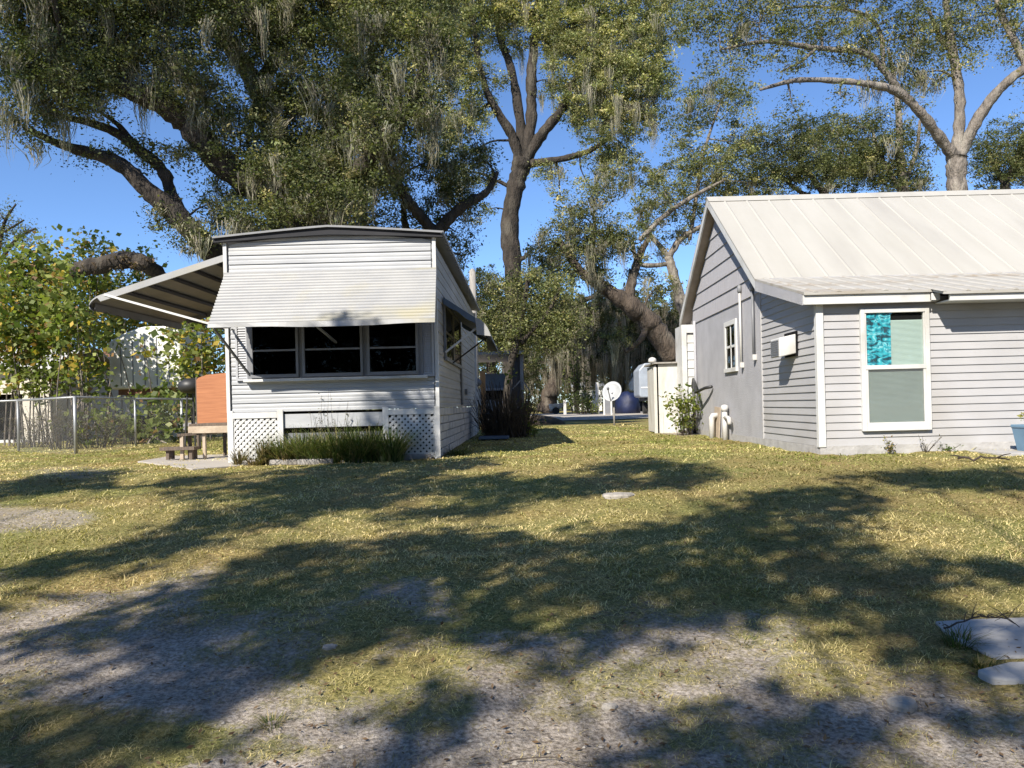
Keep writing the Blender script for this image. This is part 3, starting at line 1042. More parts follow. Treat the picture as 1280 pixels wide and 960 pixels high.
# rear bump-out with white boards
MB().box(3.60, HX + .02, HB + .05, HB + .9, 0.05, 2.45).build('rear_porch_wall', M['white'], house)
rp = MB()
laps(rp, None, 0.15, 2.25, 0.19, 0.02, None, 'x', HB + .045, -1, 3.67, HX + .02)
rp.build('rear_porch_siding', M['white'], house)
MB().box(3.56, 3.67, HB - .01, HB + .05, 0.0, 2.45).box(3.67, HX, HB - .005, HB + .045, 2.27, 2.45).build('rear_porch_trim', M['white'], house)

# things against the house
MB_ = MB()
rail = MB()
rail.tube([(3.80, 18.1, .55), (3.80, 17.6, .60), (3.78, 17.1, 1.23), (3.70, 16.6, 1.12), (3.62, 16.2, .92), (3.70, 15.7, 1.00), (3.79, 15.5, 1.02)], .032, 8)
rail.tube([(3.78, 17.1, 1.23), (3.79, 17.1, 0.35), (3.79, 17.14, .02)], .036, 8)
tag(rail.build('hand_rail', M['blackpipe'], None, True), 'bent black pipe rail against the rear end of the grey wall', 'pipe')
pv = MB()
pv.tube([(3.70, 15.2, -.05), (3.70, 15.2, .34), (3.70, 15.2, .40), (3.72, 15.2, .44), (3.83, 15.2, .45)], .055, 10)
tag(pv.build('drain_pipe', M['pvc'], None, True), 'stained white elbow drain pipe beside the leafy bush', 'pipe')
pv = MB()
pv.tube([(3.74, 14.35, -.05), (3.74, 14.35, .60)], .05, 10)
pv.lathe((3.74, 14.35, .54), [(.065, 0), (.07, .05), (.066, .1), (.02, .12)], 12)
pv.tube([(3.74, 14.35, .42), (3.74, 14.15, .42), (3.74, 14.05, .40), (3.74, 14.02, .30)], .04, 8)
tag(pv.build('drain_pipe', M['pvc'], None, True), 'upright capped white drain pipe under the small side window', 'pipe')
tag(MB().prism([(3.78, 15.0, 0), (3.78, 15.42, 0), (3.82, 15.42, .62), (3.82, 15.0, .60)], (.018, 0, 0)).build('plywood_board', M['woodlight']), 'tan plywood board leaning on the wall behind the elbow pipe', 'board')

# blue planter on its concrete step at the right edge
stp = MB().box(5.72, 9.4, 9.22, 9.98, -0.2, 0.022).build('doorstep', M['conc'], None, bevel=.01)
tag(stp, 'low concrete step along the house front under the blue planter', 'step')
pl = thing('planter', 'square blue planter with pale dry plant beside the house front', 'planter', (6.30, 9.52, 0.022))
MB().add([(6.17, 9.38, .022), (6.43, 9.38, .022), (6.43, 9.64, .022), (6.17, 9.64, .022), (6.13, 9.34, .31), (6.47, 9.34, .31), (6.47, 9.68, .31), (6.13, 9.68, .31)],
         [(0, 3, 2, 1), (0, 1, 5, 4), (1, 2, 6, 5), (2, 3, 7, 6), (3, 0, 4, 7)]).build('pot', M['planter'], pl)
MB().box(6.12, 6.48, 9.33, 9.69, .31, .35).build('rim', M['planter'], pl, bevel=.008)


def plant(name, label, base, n, h, spread, cols, leaf=.06, per=14, cat='plant', stemr=.004, m='bigleaf', group=None, parent=None, aspect=.55):
    base = Vector(base)
    root = parent or thing(name, label, cat, base, group)
    b = MB()
    C = []
    for i in range(n):
        t = random.uniform(0, 2 * math.pi)
        r = spread * math.sqrt(random.random())
        p = base + Vector((math.cos(t) * r, math.sin(t) * r, 0)) * (.02 if n <= 10 else .4)
        hh = h * random.uniform(.55, 1)
        e = base + Vector((math.cos(t) * r, math.sin(t) * r, hh))
        mid = p.lerp(e, .5) + Vector((random.uniform(-.1, .1) * spread, random.uniform(-.1, .1) * spread, .05 * h))
        b.tube([p, mid, e], [stemr, stemr * .8, stemr * .4], 4)
        for k in range(per):
            u = random.uniform(.15, 1.02)
            q = p.lerp(mid, u * 2) if u < .5 else mid.lerp(e, (u - .5) * 2)
            C.append(tuple(q + Vector(rng.normal(size=3)) * leaf * .9))
    b.build('stems', M['twig'], root)
    C = np.array(C)
    cc = np.array(cols)[rng.integers(0, len(cols), len(C))] * rng.uniform(.7, 1.3, (len(C), 1))
    leaves(C, leaf, cc, 'foliage', M[m], root, aspect)
    return root


GRN = [(.10, .15, .03), (.15, .19, .04), (.07, .11, .02)]
YEL = [(.17, .20, .035), (.22, .23, .05), (.11, .15, .03)]
plant('potted_plant', None, (6.30, 9.51, .35), 9, .14, .13, [(.42, .36, .17), (.3, .28, .1), (.2, .22, .06)], .05, 8, parent=pl)
plant('leafy_bush', 'bright green leafy bush growing between the white box and grey wall', (3.45, 16.6, 0), 34, 1.15, .42, YEL, .085, 16)
plant('weed', 'small reddish tipped weed at the foot of the front wall under the window', (P(1113, 568, 9.86).x, 9.86, 0), 7, .22, .10, [(.22, .20, .06), (.34, .22, .12), (.15, .17, .04)], .035, 10)
plant('weed', 'thin dry stalks at the foot of the front wall right of the window', (P(1158, 568, 9.87).x, 9.87, 0), 8, .24, .22, [(.18, .14, .07), (.12, .13, .04)], .022, 6)
plant('weed', 'low green weed against the foundation beside the doorstep', (P(1185, 570, 9.9).x, 9.9, 0), 8, .11, .16, GRN, .03, 9)

# ------------------------------------------------------------------ white board box behind the house corner
bx = thing('utility_box', 'tall peeling white wooden box with flat lid beside the house', 'box', (3.44, 18.7, 0))
MB().box(3.16, 3.78, 18.0, 18.03, 0.0, 1.62).build('front_panel', M['box'], bx, bevel=.005)
MB().prism([(3.10, 18.06, 0.02), (3.13, 19.4, 0.02), (3.13, 19.4, 1.60), (3.10, 18.06, 1.60)], (.02, 0, 0)).build('side_panel', M['box'], bx)
MB().box(3.05, 3.12, 17.99, 18.07, 0, 1.55).box(3.72, 3.78, 17.985, 17.999, 0, .55).box(3.20, 3.25, 17.985, 17.999, 0, .5).build('corner_post', M['box'], bx)
MB().box(3.06, 3.90, 17.92, 19.5, 1.63, 1.665).build('lid', M['greypost'], bx)
MB().lathe((3.08, 18.3, 1.665), [(.07, 0), (.10, .04), (.09, .10), (.05, .13), (.01, .14)], 14).build('vent_cap', M['pvc'], bx, True)
MB().box(3.2, 3.76, 18.05, 19.4, 0, 1.6).build('back_panel', M['black'], bx)

# ------------------------------------------------------------------ satellite dish
g = G(768, 532)
dish = thing('satellite_dish', 'round white satellite dish on a thin post in the lawn', 'satellite dish', g)
MB().tube([(g.x, g.y, -.1), (g.x, g.y, .95)], .03, 8).build('post', M['greypost'], dish, True)
c = Vector((g.x - .07, g.y - .10, 1.12))
nrm = Vector((-.35, -.85, .45)).normalized()
ua = nrm.cross(Vector((0, 0, 1))).normalized()
ub = ua.cross(nrm)
d = MB()
rings, n = 5, 22
vs = []
for i in range(1, rings + 1):
    r = i / rings
    for j in range(n):
        t = 2 * math.pi * j / n
        vs.append(c + ua * (.32 * r * math.cos(t)) + ub * (.36 * r * math.sin(t)) + nrm * (.09 * r * r - .09))
fs = [(i * n + j, i * n + (j + 1) % n, (i + 1) * n + (j + 1) % n, (i + 1) * n + j) for i in range(rings - 1) for j in range(n)]
fs.append(tuple(range(n))[::-1])
d.add(vs, fs)
do = d.build('reflector', M['dish'], dish, True)
so3 = do.modifiers.new('thick', 'SOLIDIFY')
so3.thickness = .012
arm0, arm1 = c - ub * .34, c + nrm * .40 - ub * .14
arm = MB().bar(arm0, arm1, .025, .025).build('arm', M['frame'], dish)
MB().bar(arm1 - nrm * .03 + ub * .02, arm1 + nrm * .05 + ub * .04, .06, .06).build('receiver', M['frame'], dish)
MB().bar(c - nrm * .09, Vector((g.x, g.y, .92)), .06, .09).build('bracket', M['frame'], dish)
# ------------------------------------------------------------------ the trailer
TX0, TX1, TY0, TY1 = -4.30, -1.255, 11.2, 20.3
ZB, ZE, ZP = 0.74, 3.20, 3.335
tr = thing('mobile_home', 'small white mobile home with metal awnings and lattice skirting', 'mobile home', ((TX0 + TX1) / 2, 15.7, 0))
xm = (TX0 + TX1) / 2
MB().prism([(TX0 + .03, TY0 + .03, ZB), (TX1 - .03, TY0 + .03, ZB), (TX1 - .03, TY0 + .03, ZE), (xm, TY0 + .03, ZP), (TX0 + .03, TY0 + .03, ZE)], (0, TY1 - TY0 - .05, 0)).build('body', M['trailer'], tr)


def ribs(z0, z1, per, dep):
    out = []
    z = z0
    while z < z1 - .001:
        for (u, o) in ((0, dep), (.30, dep), (.42, dep * .35), (.55, dep * .62), (.72, dep * .62), (.84, dep * .2), (.97, 0.001)):
            zz = z + per * u
            if zz <= z1: out.append((zz, o))
        z += per
    return out


R = ribs(ZB, ZE + .13, .135, .020)
m = MB()
la, lb = [], []
for z, o in R:
    k = 0 if z < ZE else (z - ZE) / (ZP - ZE) * (xm - TX0)
    k = min(k, xm - TX0 - .01)
    la.append((TX0 + .05 + k, TY0 + .02 - o, z))
    lb.append((TX1 - .05 - k, TY0 + .02 - o, z))
m.strip(la, lb)
m.build('front_siding', M['trailer'], tr)
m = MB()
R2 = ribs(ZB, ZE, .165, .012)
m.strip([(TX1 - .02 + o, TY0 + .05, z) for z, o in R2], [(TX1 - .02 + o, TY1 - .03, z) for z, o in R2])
m.build('side_siding', M['sideshade'], tr)
m = MB()
m.strip([(TX0 + .02 - o, TY0 + .05, z) for z, o in R2], [(TX0 + .02 - o, TY1 - .03, z) for z, o in R2])
m.build('side_siding', M['trailer'], tr)
for x in (TX0, TX1): MB().box(x - .025, x + .025, TY0 - .015, TY0 + .05, ZB, ZE + .02).build('corner_trim', M['white'], tr)
MB().box(TX1 - .02, TX1 + .035, TY1 - .05, TY1 + .02, 0.05, ZE).build('corner_trim', M['white'], tr)
# roof: curved sheet with dark front edge and gutter
m = MB()
arc = []
for i in range(17):
    t = -1 + i / 8
    arc.append((xm + t * 1.66, 3.285 + .125 * (1 - abs(t) ** 1.15)))
m.prism([(x, TY0 - .10, z) for x, z in arc] + [(x, TY0 - .10, z - .018) for x, z in arc[::-1]], (0, TY1 - TY0 + .2, 0))
ro = m.build('roof', M['gutter'], tr)
MB().prism([(x, TY0 - .075, z - .020) for x, z in arc] + [(x, TY0 - .075, z - .125 + .03 * abs(x - xm)) for x, z in arc[::-1]], (0, .06, 0)).build('roof_edge', M['darkroof'], ro)
MB().prism([(x, TY0 - .112, z + .006) for x, z in arc[:9]] + [(x, TY0 - .112, z - .022) for x, z in arc[:9][::-1]], (0, .011, 0)).prism([(x, TY0 - .112, z + .006) for x, z in arc[8:]] + [(x, TY0 - .112, z - .022) for x, z in arc[8:][::-1]], (0, .011, 0)).build('drip_edge', M['gutter'], ro)
sc_ = MB()
y = TY0 - .08
while y < TY1:
    sc_.box(xm + 1.63, xm + 1.675, y, y + .17, 3.245, 3.30)
    y += .2
sc_.build('roof_flange', M['frame'], ro)
# front windows with box surround
BY = TY0 - .07
zb, zt = 1.235, 2.10
us = [(313, 373), (378, 453.5), (459, 523)]
bay = MB()
xs = [(P(a, 440, BY).x, P(b, 440, BY).x) for a, b in us]
bay.box(xs[0][0] - .06, xs[2][1] + .06, BY + .02, TY0, zb - .02, zt + .04)
bay.build('window_box', M['frame'], tr)
for (x0, x1) in xs:
    w = MB()
    w.box(x0, x0 + .035, BY - .02, BY + .03, zb, zt).box(x1 - .035, x1, BY - .02, BY + .03, zb, zt).box(x0 + .035, x1 - .035, BY - .02, BY + .03, zt - .04, zt).box(x0 + .035, x1 - .035, BY - .02, BY + .03, zb, zb + .045)
    w.box(x0 + .035, x1 - .035, BY - .005, BY + .018, 1.615, 1.64)
    wo2 = w.build('window', M['frame'], tr)
    MB().box(x0 + .035, x1 - .035, BY + .010, BY + .013, zb + .045, zt - .04).build('pane', M['dglass'], wo2)
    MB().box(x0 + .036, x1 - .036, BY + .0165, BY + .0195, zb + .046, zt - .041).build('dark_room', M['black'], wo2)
MB().box(xs[0][0] - .10, xs[2][1] + .12, BY - .05, TY0 - .001, zb - .06, zb - .022).build('sill', M['white'], tr, bevel=.005)
for (a, b) in ((297, 307.5), (527, 540)):
    x0, x1 = P(a, 440, TY0 - .03).x, P(b, 440, TY0 - .03).x
    sh = MB().box(x0 - .03, x0, TY0 - .04, TY0 + .015, 1.20, 2.15).box(x1, x1 + .03, TY0 - .04, TY0 + .015, 1.20, 2.15).box(x0, x1, TY0 - .04, TY0 + .015, 1.20, 1.235).box(x0, x1, TY0 - .01, TY0 + .012, 1.235, 2.15)
    z = 1.24
    while z < 2.13:
        sh.quad((x0, TY0 - .035, z), (x1, TY0 - .035, z), (x1, TY0 - .014, z + .036), (x0, TY0 - .014, z + .036))
        z += .036
    sh.build('shutter', M['shutter'], tr)
# front awning: ribbed sloping sheet with a lip
hz, oz, py_ = 2.745, 1.93, .85
m = MB()
la, lb = [], []
n = 17
for i in range(n * 4 + 1):
    t = i / (n * 4)
    ph = (i % 4)
    o = (0, .022, .030, .020)[ph]
    y = TY0 - .02 - py_ * t - o * .75
    z = hz - (hz - oz) * t + o * .7
    wl = TX0 + .01 + .085 * (1 - t) * 0
    la.append((TX0 + .0 + .09 * t, y, z))
    lb.append((TX1 + .03 + .06 * t, y, z))
m.strip(la, lb)
aw = m.build('front_awning', M['awning'], tr)
sd = aw.modifiers.new('thick', 'SOLIDIFY')
sd.thickness = .006
lip = MB()
xl = np.linspace(TX0 + .09, TX1 + .09, 30)
ya = TY0 - .02 - py_ - .018
lip.strip([(x, ya, oz + .01) for x in xl], [(x, ya - .012 - .012 * math.sin(x * 7), oz - .055 - .012 * math.sin(x * 2.3 + 1)) for x in xl])
lo_ = lip.build('awning_lip', M['awning'], aw)
sd = lo_.modifiers.new('thick', 'SOLIDIFY')
sd.thickness = .008
MB().box(TX0 - .01, TX1 + .03, TY0 - .05, TY0 - .005, hz - .01, hz + .03).build('awning_hinge', M['awning'], aw)
for p_, q_ in (((TX0 + .06, TY0 - .03, 1.98), (TX0 + .13, TY0 - .80, 1.90)), ((TX0 + .10, TY0 - .80, 1.93), (TX0 + .33, TY0 - .06, 1.29)), ((xm - .05, TY0 - .80, 1.93), (xm + .08, TY0 - .05, 1.72))):
    MB().bar(p_, q_, .028, .028).build('awning_strut', M['gutter'], aw)
# lattice skirting
def lattice(name, x0, x1, z0, z1, y):
    fr = MB().box(x0, x0 + .085, y - .03, y, z0, z1 + .03).box(x1 - .085, x1, y - .03, y, z0, z1 + .03).box(x0 + .085, x1 - .085, y - .03, y, z1 - .085, z1 + .0)
    fo = fr.build(name, M['white'], tr, bevel=.004)
    a, b, c, d = x0 + .085, x1 - .085, z0, z1 - .085
    for sgn, yy in ((1, y - .012), (-1, y - .005)):
        lt = MB()
        s = (a - d) if sgn > 0 else (a + c)
        e = (b - c) if sgn > 0 else (b + d)
        k = s
        while k < e:
            pts = []
            if sgn > 0:      # x - z = k
                lo, hi = max(a, c + k), min(b, d + k)
                if hi - lo > .02: pts = [(lo, lo - k), (hi, hi - k)]
            else:            # x + z = k
                lo, hi = max(a, k - d), min(b, k - c)
                if hi - lo > .02: pts = [(lo, k - lo), (hi, k - hi)]
            if pts: lt.bar((pts[0][0], yy, pts[0][1]), (pts[1][0], yy, pts[1][1]), .034, .006, up=(0, 1, 0)) if False else lt.bar((pts[0][0], yy, pts[0][1]), (pts[1][0], yy, pts[1][1]), .006, .036, up=(0, 0, 1))
            k += .0865
        lt.build('lath', M['white'], fo)


lattice('lattice_panel', TX0 - .01, TX0 + .80, 0.0, ZB - .005, TY0 - .02)
lattice('lattice_panel', TX1 - .80, TX1 + .03, 0.0, ZB - .005, TY0 - .02)
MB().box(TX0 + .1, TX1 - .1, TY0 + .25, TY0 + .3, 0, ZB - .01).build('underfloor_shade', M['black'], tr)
MB().box(TX0 + .80, TX1 - .80, TY0 - .01, TY0 + .02, .50, .70).build('skirt_board', M['trailer'], tr)
MB().box(TX0 + .80, TX1 - .80, TY0 + .03, TY0 + .05, .02, .42).build('lower_board', M['frame'], tr)
# painted block skirt on the right side, and the hidden left side
sk = MB()
z = 0.0
row = 0
while z < ZB - .01:
    y = TY0 + .0 + (row % 2) * .2
    while y < TY1 - .05:
        o = random.uniform(-.006, .012)
        sk.box(TX1 - .10, TX1 - .005 + o, y + .006, min(y + .39, TY1), z + .005, min(z + .118, ZB))
        y += .40
    z += .123
    row += 1
sk.build('side_skirt', M['skirt'], tr, bevel=.008)
MB().box(TX0, TX0 + .04, TY0 + .1, TY1, 0, ZB).build('left_skirt', M['white'], tr)
# right side windows, panel and awning
w = MB()
wy0, wy1 = 12.35, 15.4
X1 = TX1 - .004
w.box(X1, X1 + .035, wy0, wy0 + .07, 1.5, 2.45).box(X1, X1 + .035, wy1 - .07, wy1, 1.5, 2.45).box(X1, X1 + .04, wy0 + .07, wy1 - .07, 1.5, 1.56).box(X1, X1 + .035, wy0 + .07, wy1 - .07, 2.39, 2.45).box(X1, X1 + .035, 13.75, 13.9, 1.56, 2.39)
w.box(X1, X1 + .028, wy0 + .07, 13.75, 1.95, 1.985).box(X1, X1 + .028, 13.9, wy1 - .07, 1.95, 1.985)
wo3 = w.build('window', M['frame'], tr)
MB().box(X1 + .013, X1 + .016, wy0 + .07, wy1 - .07, 1.56, 2.39).build('pane', M['dglass'], wo3)
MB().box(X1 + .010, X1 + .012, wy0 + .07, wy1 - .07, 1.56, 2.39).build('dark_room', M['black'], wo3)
MB().box(X1, X1 + .03, 15.45, 15.75, .78, 1.55).build('service_panel', M['frame'], tr)
MB().box(X1, X1 + .05, 16.5, 16.65, 1.0, 1.12).build('outlet_box', M['frame'], tr)
def side_awning(name, xw, dirx, y0, y1, hz, reach, drop, lipn, m_top, m_und):
    prof = []
    for i in range(11):
        t = i / 10
        prof.append((xw + dirx * reach * t, hz - drop * t))
    for i in range(1, 7):            # rounded outer edge
        a = i / 6 * math.radians(70)
        prof.append((xw + dirx * (reach + lipn * math.sin(a)), hz - drop - lipn * .55 * (1 - math.cos(a)) - lipn * .8 * (i / 6) ** 1.5))
    a = MB()
    a.strip([(x, y0, z) for x, z in prof], [(x, y1, z) for x, z in prof])
    a.strip([(x, y0, z - .02) for x, z in prof], [(x, y1, z - .02) for x, z in prof])
    return prof, a


prof, a = side_awning('a', TX1 + .01, 1, 12.25, 15.9, 2.50, .50, .34, .26, 0, 0)
sa = a.build('side_awning', M['awning'], tr)
for yy in (12.25, 15.9):
    v = MB()
    v.prism([(x, yy, z) for x, z in prof[:11]] + [(x, yy, z - .10 - .012 * math.sin(i * 1.1)) for i, (x, z) in list(enumerate(prof[:11]))[::-1]], (0, .008, 0))
    v.build('awning_valance', M['bluegrey'], sa)
    MB().prism([(x, yy - .003, z) for x, z in prof[10:]] + [(prof[10][0] + .02, yy - .003, prof[-1][1] + .03)], (0, .012, 0)).build('awning_end_cap', M['awning'], sa)
MB().bar((TX1 + .02, 12.3, 1.62), (TX1 + .60, 12.35, 2.06), .03, .03).build('awning_strut', M['white'], sa)
MB().bar((TX1 + .02, 13.4, 1.50), (TX1 + .66, 13.6, 1.98), .025, .025).build('awning_strut', M['darkroof'], sa)
# big patio awning on the left side
lx = TX0 - .01
prof = []
for i in range(9):
    t = i / 8
    prof.append((lx - 1.86 * t, 3.06 - .555 * t))
for i in range(1, 8):
    a_ = i / 7 * math.radians(115)
    prof.append((lx - 1.86 - .17 * math.sin(a_), 2.505 - .05 * math.sin(a_) - .10 * (1 - math.cos(a_))))
a = MB()
pr2 = [(x, z - .02) for x, z in prof]
a.prism([(x, 11.30, z) for x, z in prof] + [(x, 11.30, z) for x, z in pr2[::-1]], (0, 2.9, 0))
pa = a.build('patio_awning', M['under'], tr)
MB().prism([(x, 11.27, z + .012) for x, z in prof] + [(x, 11.27, z - .085 if i < 9 else z - .01) for i, (x, z) in list(enumerate(prof))[::-1]], (0, .028, 0)).build('awning_edge', M['awning'], pa)
MB().prism([(x, 14.2, z + .012) for x, z in prof] + [(x, 14.2, z - .10 if i < 9 else z - .01) for i, (x, z) in list(enumerate(prof))[::-1]], (0, .028, 0)).build('awning_edge', M['under'], pa)
rbm = MB()
for t in (.10, .28, .46, .64, .82):
    x, z = lx - 1.86 * t, 3.06 - .555 * t - .022
    rbm.prism([(x - .03, 11.32, z), (x + .03, 11.32, z - .018), (x + .02, 11.32, z - .06), (x - .02, 11.32, z - .05)], (0, 2.86, 0))
rbm.build('awning_rib', M['rib'], pa)
vl = MB()
yy = np.linspace(11.33, 14.2, 60)
vl.strip([(lx - 1.97, y, 2.40) for y in yy], [(lx - 1.985, y, 2.315 - .025 * abs(math.sin((y - 11.3) * 9))) for y in yy])
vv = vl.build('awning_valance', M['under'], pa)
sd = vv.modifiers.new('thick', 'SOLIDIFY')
sd.thickness = .006
MB().bar((lx - 1.80, 11.27, 2.52), (TX0, 11.24, 1.97), .026, .03).build('awning_strut', M['white'], pa)
MB().bar((lx - 1.80, 14.15, 2.45), (TX0, 14.2, 1.95), .026, .03).build('awning_strut', M['rib'], pa)

# ------------------------------------------------------------------ border blocks, bed plants
bpx = [(312, 582, 30), (356, 581, 36), (395, 580.5, 44), (436, 579, 38), (467, 577, 30), (497, 575.5, 34), (527, 573.5, 26)]
words = ['leftmost half buried block of the bed border', 'second block from the left in the bed border', 'third block from the left in the bed border', 'middle long block of the bed border below the dark plants', 'third block from the right in the bed border', 'second block from the right in the bed border', 'last block of the bed border nearest the lattice corner']
for i, (a, b, w) in enumerate(bpx):
    g = G(a, b)
    L = w * g.y / F
    m = MB().box(-L / 2, L / 2, -.07, .07, 0, .085)
    r = random.Random(i)
    ang = r.uniform(-.08, .08)
    m.v = [(g.x + x * math.cos(ang) - y * math.sin(ang), g.y + x * math.sin(ang) + y * math.cos(ang), g.z + z - .01 + r.uniform(-.012, .012)) for x, y, z in m.v]
    tag(m.build('border_block', M['block'], None, bevel=.018), words[i], 'block', 'blocks edging the plant bed')


def blade_clump(name, label, base, n, h, spread, cols, w=.012, cat='plant', group=None, up=.45, dead=0.0):
    base = Vector(base)
    root_loc = base
    th = rng.uniform(0, 2 * np.pi, n)
    r0 = spread * .35 * np.sqrt(rng.random(n))
    B = np.stack([base.x + np.cos(th) * r0, base.y + np.sin(th) * r0, np.full(n, base.z - .02)], 1)
    hh = h * rng.uniform(.5, 1.1, n)
    out = spread * rng.uniform(.1, 1.2, n) * (1 - up * .5)
    th2 = th + rng.normal(0, .5, n)
    d = np.stack([np.cos(th2), np.sin(th2), 0 * th], 1)
    s = np.stack([-np.sin(th2), np.cos(th2), 0 * th], 1)
    K = 5
    V = np.empty((n, 2 * K, 3))
    for k in range(K):
        t = k / (K - 1)
        c = B + d * (out * t ** 1.6)[:, None]
        c[:, 2] += hh * (t * 1.25 - .45 * t * t * rng.uniform(.6, 1.5, n))
        ww = w * (1 - t * .92)
        V[:, 2 * k], V[:, 2 * k + 1] = c - s * ww, c + s * ww
    idx = np.concatenate([[2 * k, 2 * k + 1, 2 * k + 3, 2 * k + 2] for k in range(K - 1)])
    loops = (np.arange(n)[:, None] * 2 * K + idx[None]).ravel()
    cc = np.array(cols)[rng.integers(0, len(cols), n)] * rng.uniform(.6, 1.35, (n, 1))
    o = np_mesh(name, V.reshape(-1, 3), np.full(n * (K - 1), 4), loops, np.repeat(cc, 2 * K, 0), M['grass'], None, root_loc)
    return tag(o, label, cat, group)


LIR = [(.10, .15, .04), (.14, .18, .05), (.20, .21, .075), (.065, .095, .028), (.30, .26, .12)]
DRY = [(.20, .15, .07), (.13, .11, .05), (.10, .10, .035), (.26, .2, .1)]
for i, (a, yy, h, sp, l) in enumerate(((352, 10.9, .42, .30, 'short strappy bed plant beside the left lattice panel'), (382, 10.85, .52, .36, 'dark strappy bed plant at the left end of the dense clump'), (420, 10.8, .58, .40, 'dark strappy bed plant in the middle of the clump below the windows'), (455, 10.85, .60, .40, 'dark strappy bed plant right of centre in the clump'), (487, 10.8, .52, .34, 'dark strappy bed plant at the right end of the clump by the lattice'), (400, 10.78, .42, .36, 'lower dark strappy plant in front on the left of the clump'), (444, 10.76, .40, .36, 'lower dark strappy plant in front on the right of the clump'))):
    blade_clump('strappy_plant', l, (P(a, 560, yy).x, yy, 0), 420, h * 1.1, sp * 1.55, LIR, .010, up=.0, group='dark strappy plants in the bed')
for i, (a, yy, h, sp, l) in enumerate(((300, 10.7, .32, .26, 'dry straw coloured tuft at the left corner of the trailer bed'), (332, 10.75, .44, .26, 'dry grey stalk tuft in front of the left lattice'), (358, 10.72, .34, .26, 'dry tuft between the left lattice and the dark plants'), (318, 10.66, .22, .3, 'low faded tuft just behind the left border blocks'))):
    blade_clump('dry_tuft', l, (P(a, 560, yy).x, yy, 0), 130, h, sp, DRY, .009, group='dry tufts in the bed')
gq = G(1198, 806)
blade_clump('weed_tuft', 'dark green weed tuft overhanging the left end of the large slab', (gq.x, gq.y, ground_z(gq.x, gq.y)), 150, .11, .17, [(.06, .09, .02), (.10, .13, .03), (.2, .17, .07)], .004)
gq = G(1225, 826)
blade_clump('weed_tuft', 'green weed tuft between the large slab and the broken piece', (gq.x, gq.y, ground_z(gq.x, gq.y)), 110, .07, .14, [(.06, .09, .02), (.12, .13, .03), (.3, .24, .1)], .004)
for a, b, l in ((340, 905, 'small isolated green tuft in the sand at the lower left'), (640, 800, 'ragged straw tuft at the edge of the sand in the middle'), (930, 800, 'ragged grass tuft between the two lit sand patches at the right'), (20, 900, 'grass tuft at the lower left corner')):
    gq = G(a, b)
    blade_clump('weed_tuft', l, (gq.x, gq.y, ground_z(gq.x, gq.y)), 90, .06, .11, [(.10, .13, .03), (.16, .17, .05), (.42, .34, .17)], .003)
plant('seed_stalk_plant', 'wispy bare seed stalks rising before the board under the windows', (P(408, 560, 11.0).x, 10.98, 0), 16, 1.05, .42, [(.22, .2, .14), (.14, .12, .08)], .022, 12, stemr=.003)
blade_clump('grass_tuft', 'fringe of uncut green grass along the right side skirt', (-1.05, 11.9, 0), 160, .18, .5, [(.06, .08, .02), (.1, .11, .03)], .006)

# ------------------------------------------------------------------ picnic table and benches on the patio
tb = thing('picnic_table', 'weathered wooden picnic table with pale front apron beside the trailer', 'table', (-5.1, 12.4, 0.03))
x0, x1 = P(236, 540, 12.1).x, -4.42
top = MB()
for k in range(5): top.box(x0, x1, 12.1 + k * .15, 12.235 + k * .15, .54, .58)
top.build('tabletop', M['wood'], tb, bevel=.004)
MB().box(x0 - .0, x1, 12.07, 12.098, .43, .54).build('apron', M['woodlight'], tb, bevel=.004)
for (xx, yy, mm) in ((x0 + .22, 12.13, 'woodlight'), (x1 - .06, 12.13, 'woodlight'), (x0 + .3, 12.75, 'wood'), (x1 - .1, 12.75, 'wood')):
    MB().box(xx - .022, xx + .022, yy, yy + .05, .03, .538).build('leg', M[mm], tb)
b1 = thing('bench', 'longer dark wooden bench pulled up to the picnic table', 'bench', (-5.6, 12.3, .03))
xa, xb = P(222, 545, 12.0).x, P(262, 545, 12.0).x
MB().prism([(xa, 11.98, .385), (xa + .02, 12.26, .385), (xb + .35, 12.62, .43), (xb + .3, 12.34, .43)], (0, 0, .045)).build('seat', M['wood'], b1, bevel=.004)
for (xx, yy, mm) in ((xa + .05, 12.04, 'woodlight'), (xb + .2, 12.34, 'wood'), (xa + .10, 12.20, 'wood'), (xb + .25, 12.5, 'wood')):
    MB().box(xx - .025, xx + .025, yy - .025, yy + .025, .03, .39).build('leg', M[mm], b1)
b2 = thing('bench', 'low dark wooden step bench left of the picnic table', 'bench', (-6.0, 12.1, .03))
xa, xb = P(203, 565, 12.05).x, P(246, 560, 12.05).x
MB().box(xa, xb, 11.95, 12.22, .175, .225).build('seat', M['wood'], b2, bevel=.004)
for xx in (xa + .10, xb - .08):
    for yy in (12.0, 12.15): MB().box(xx - .025, xx + .025, yy, yy + .05, .03, .174).build('leg', M['wood'], b2)

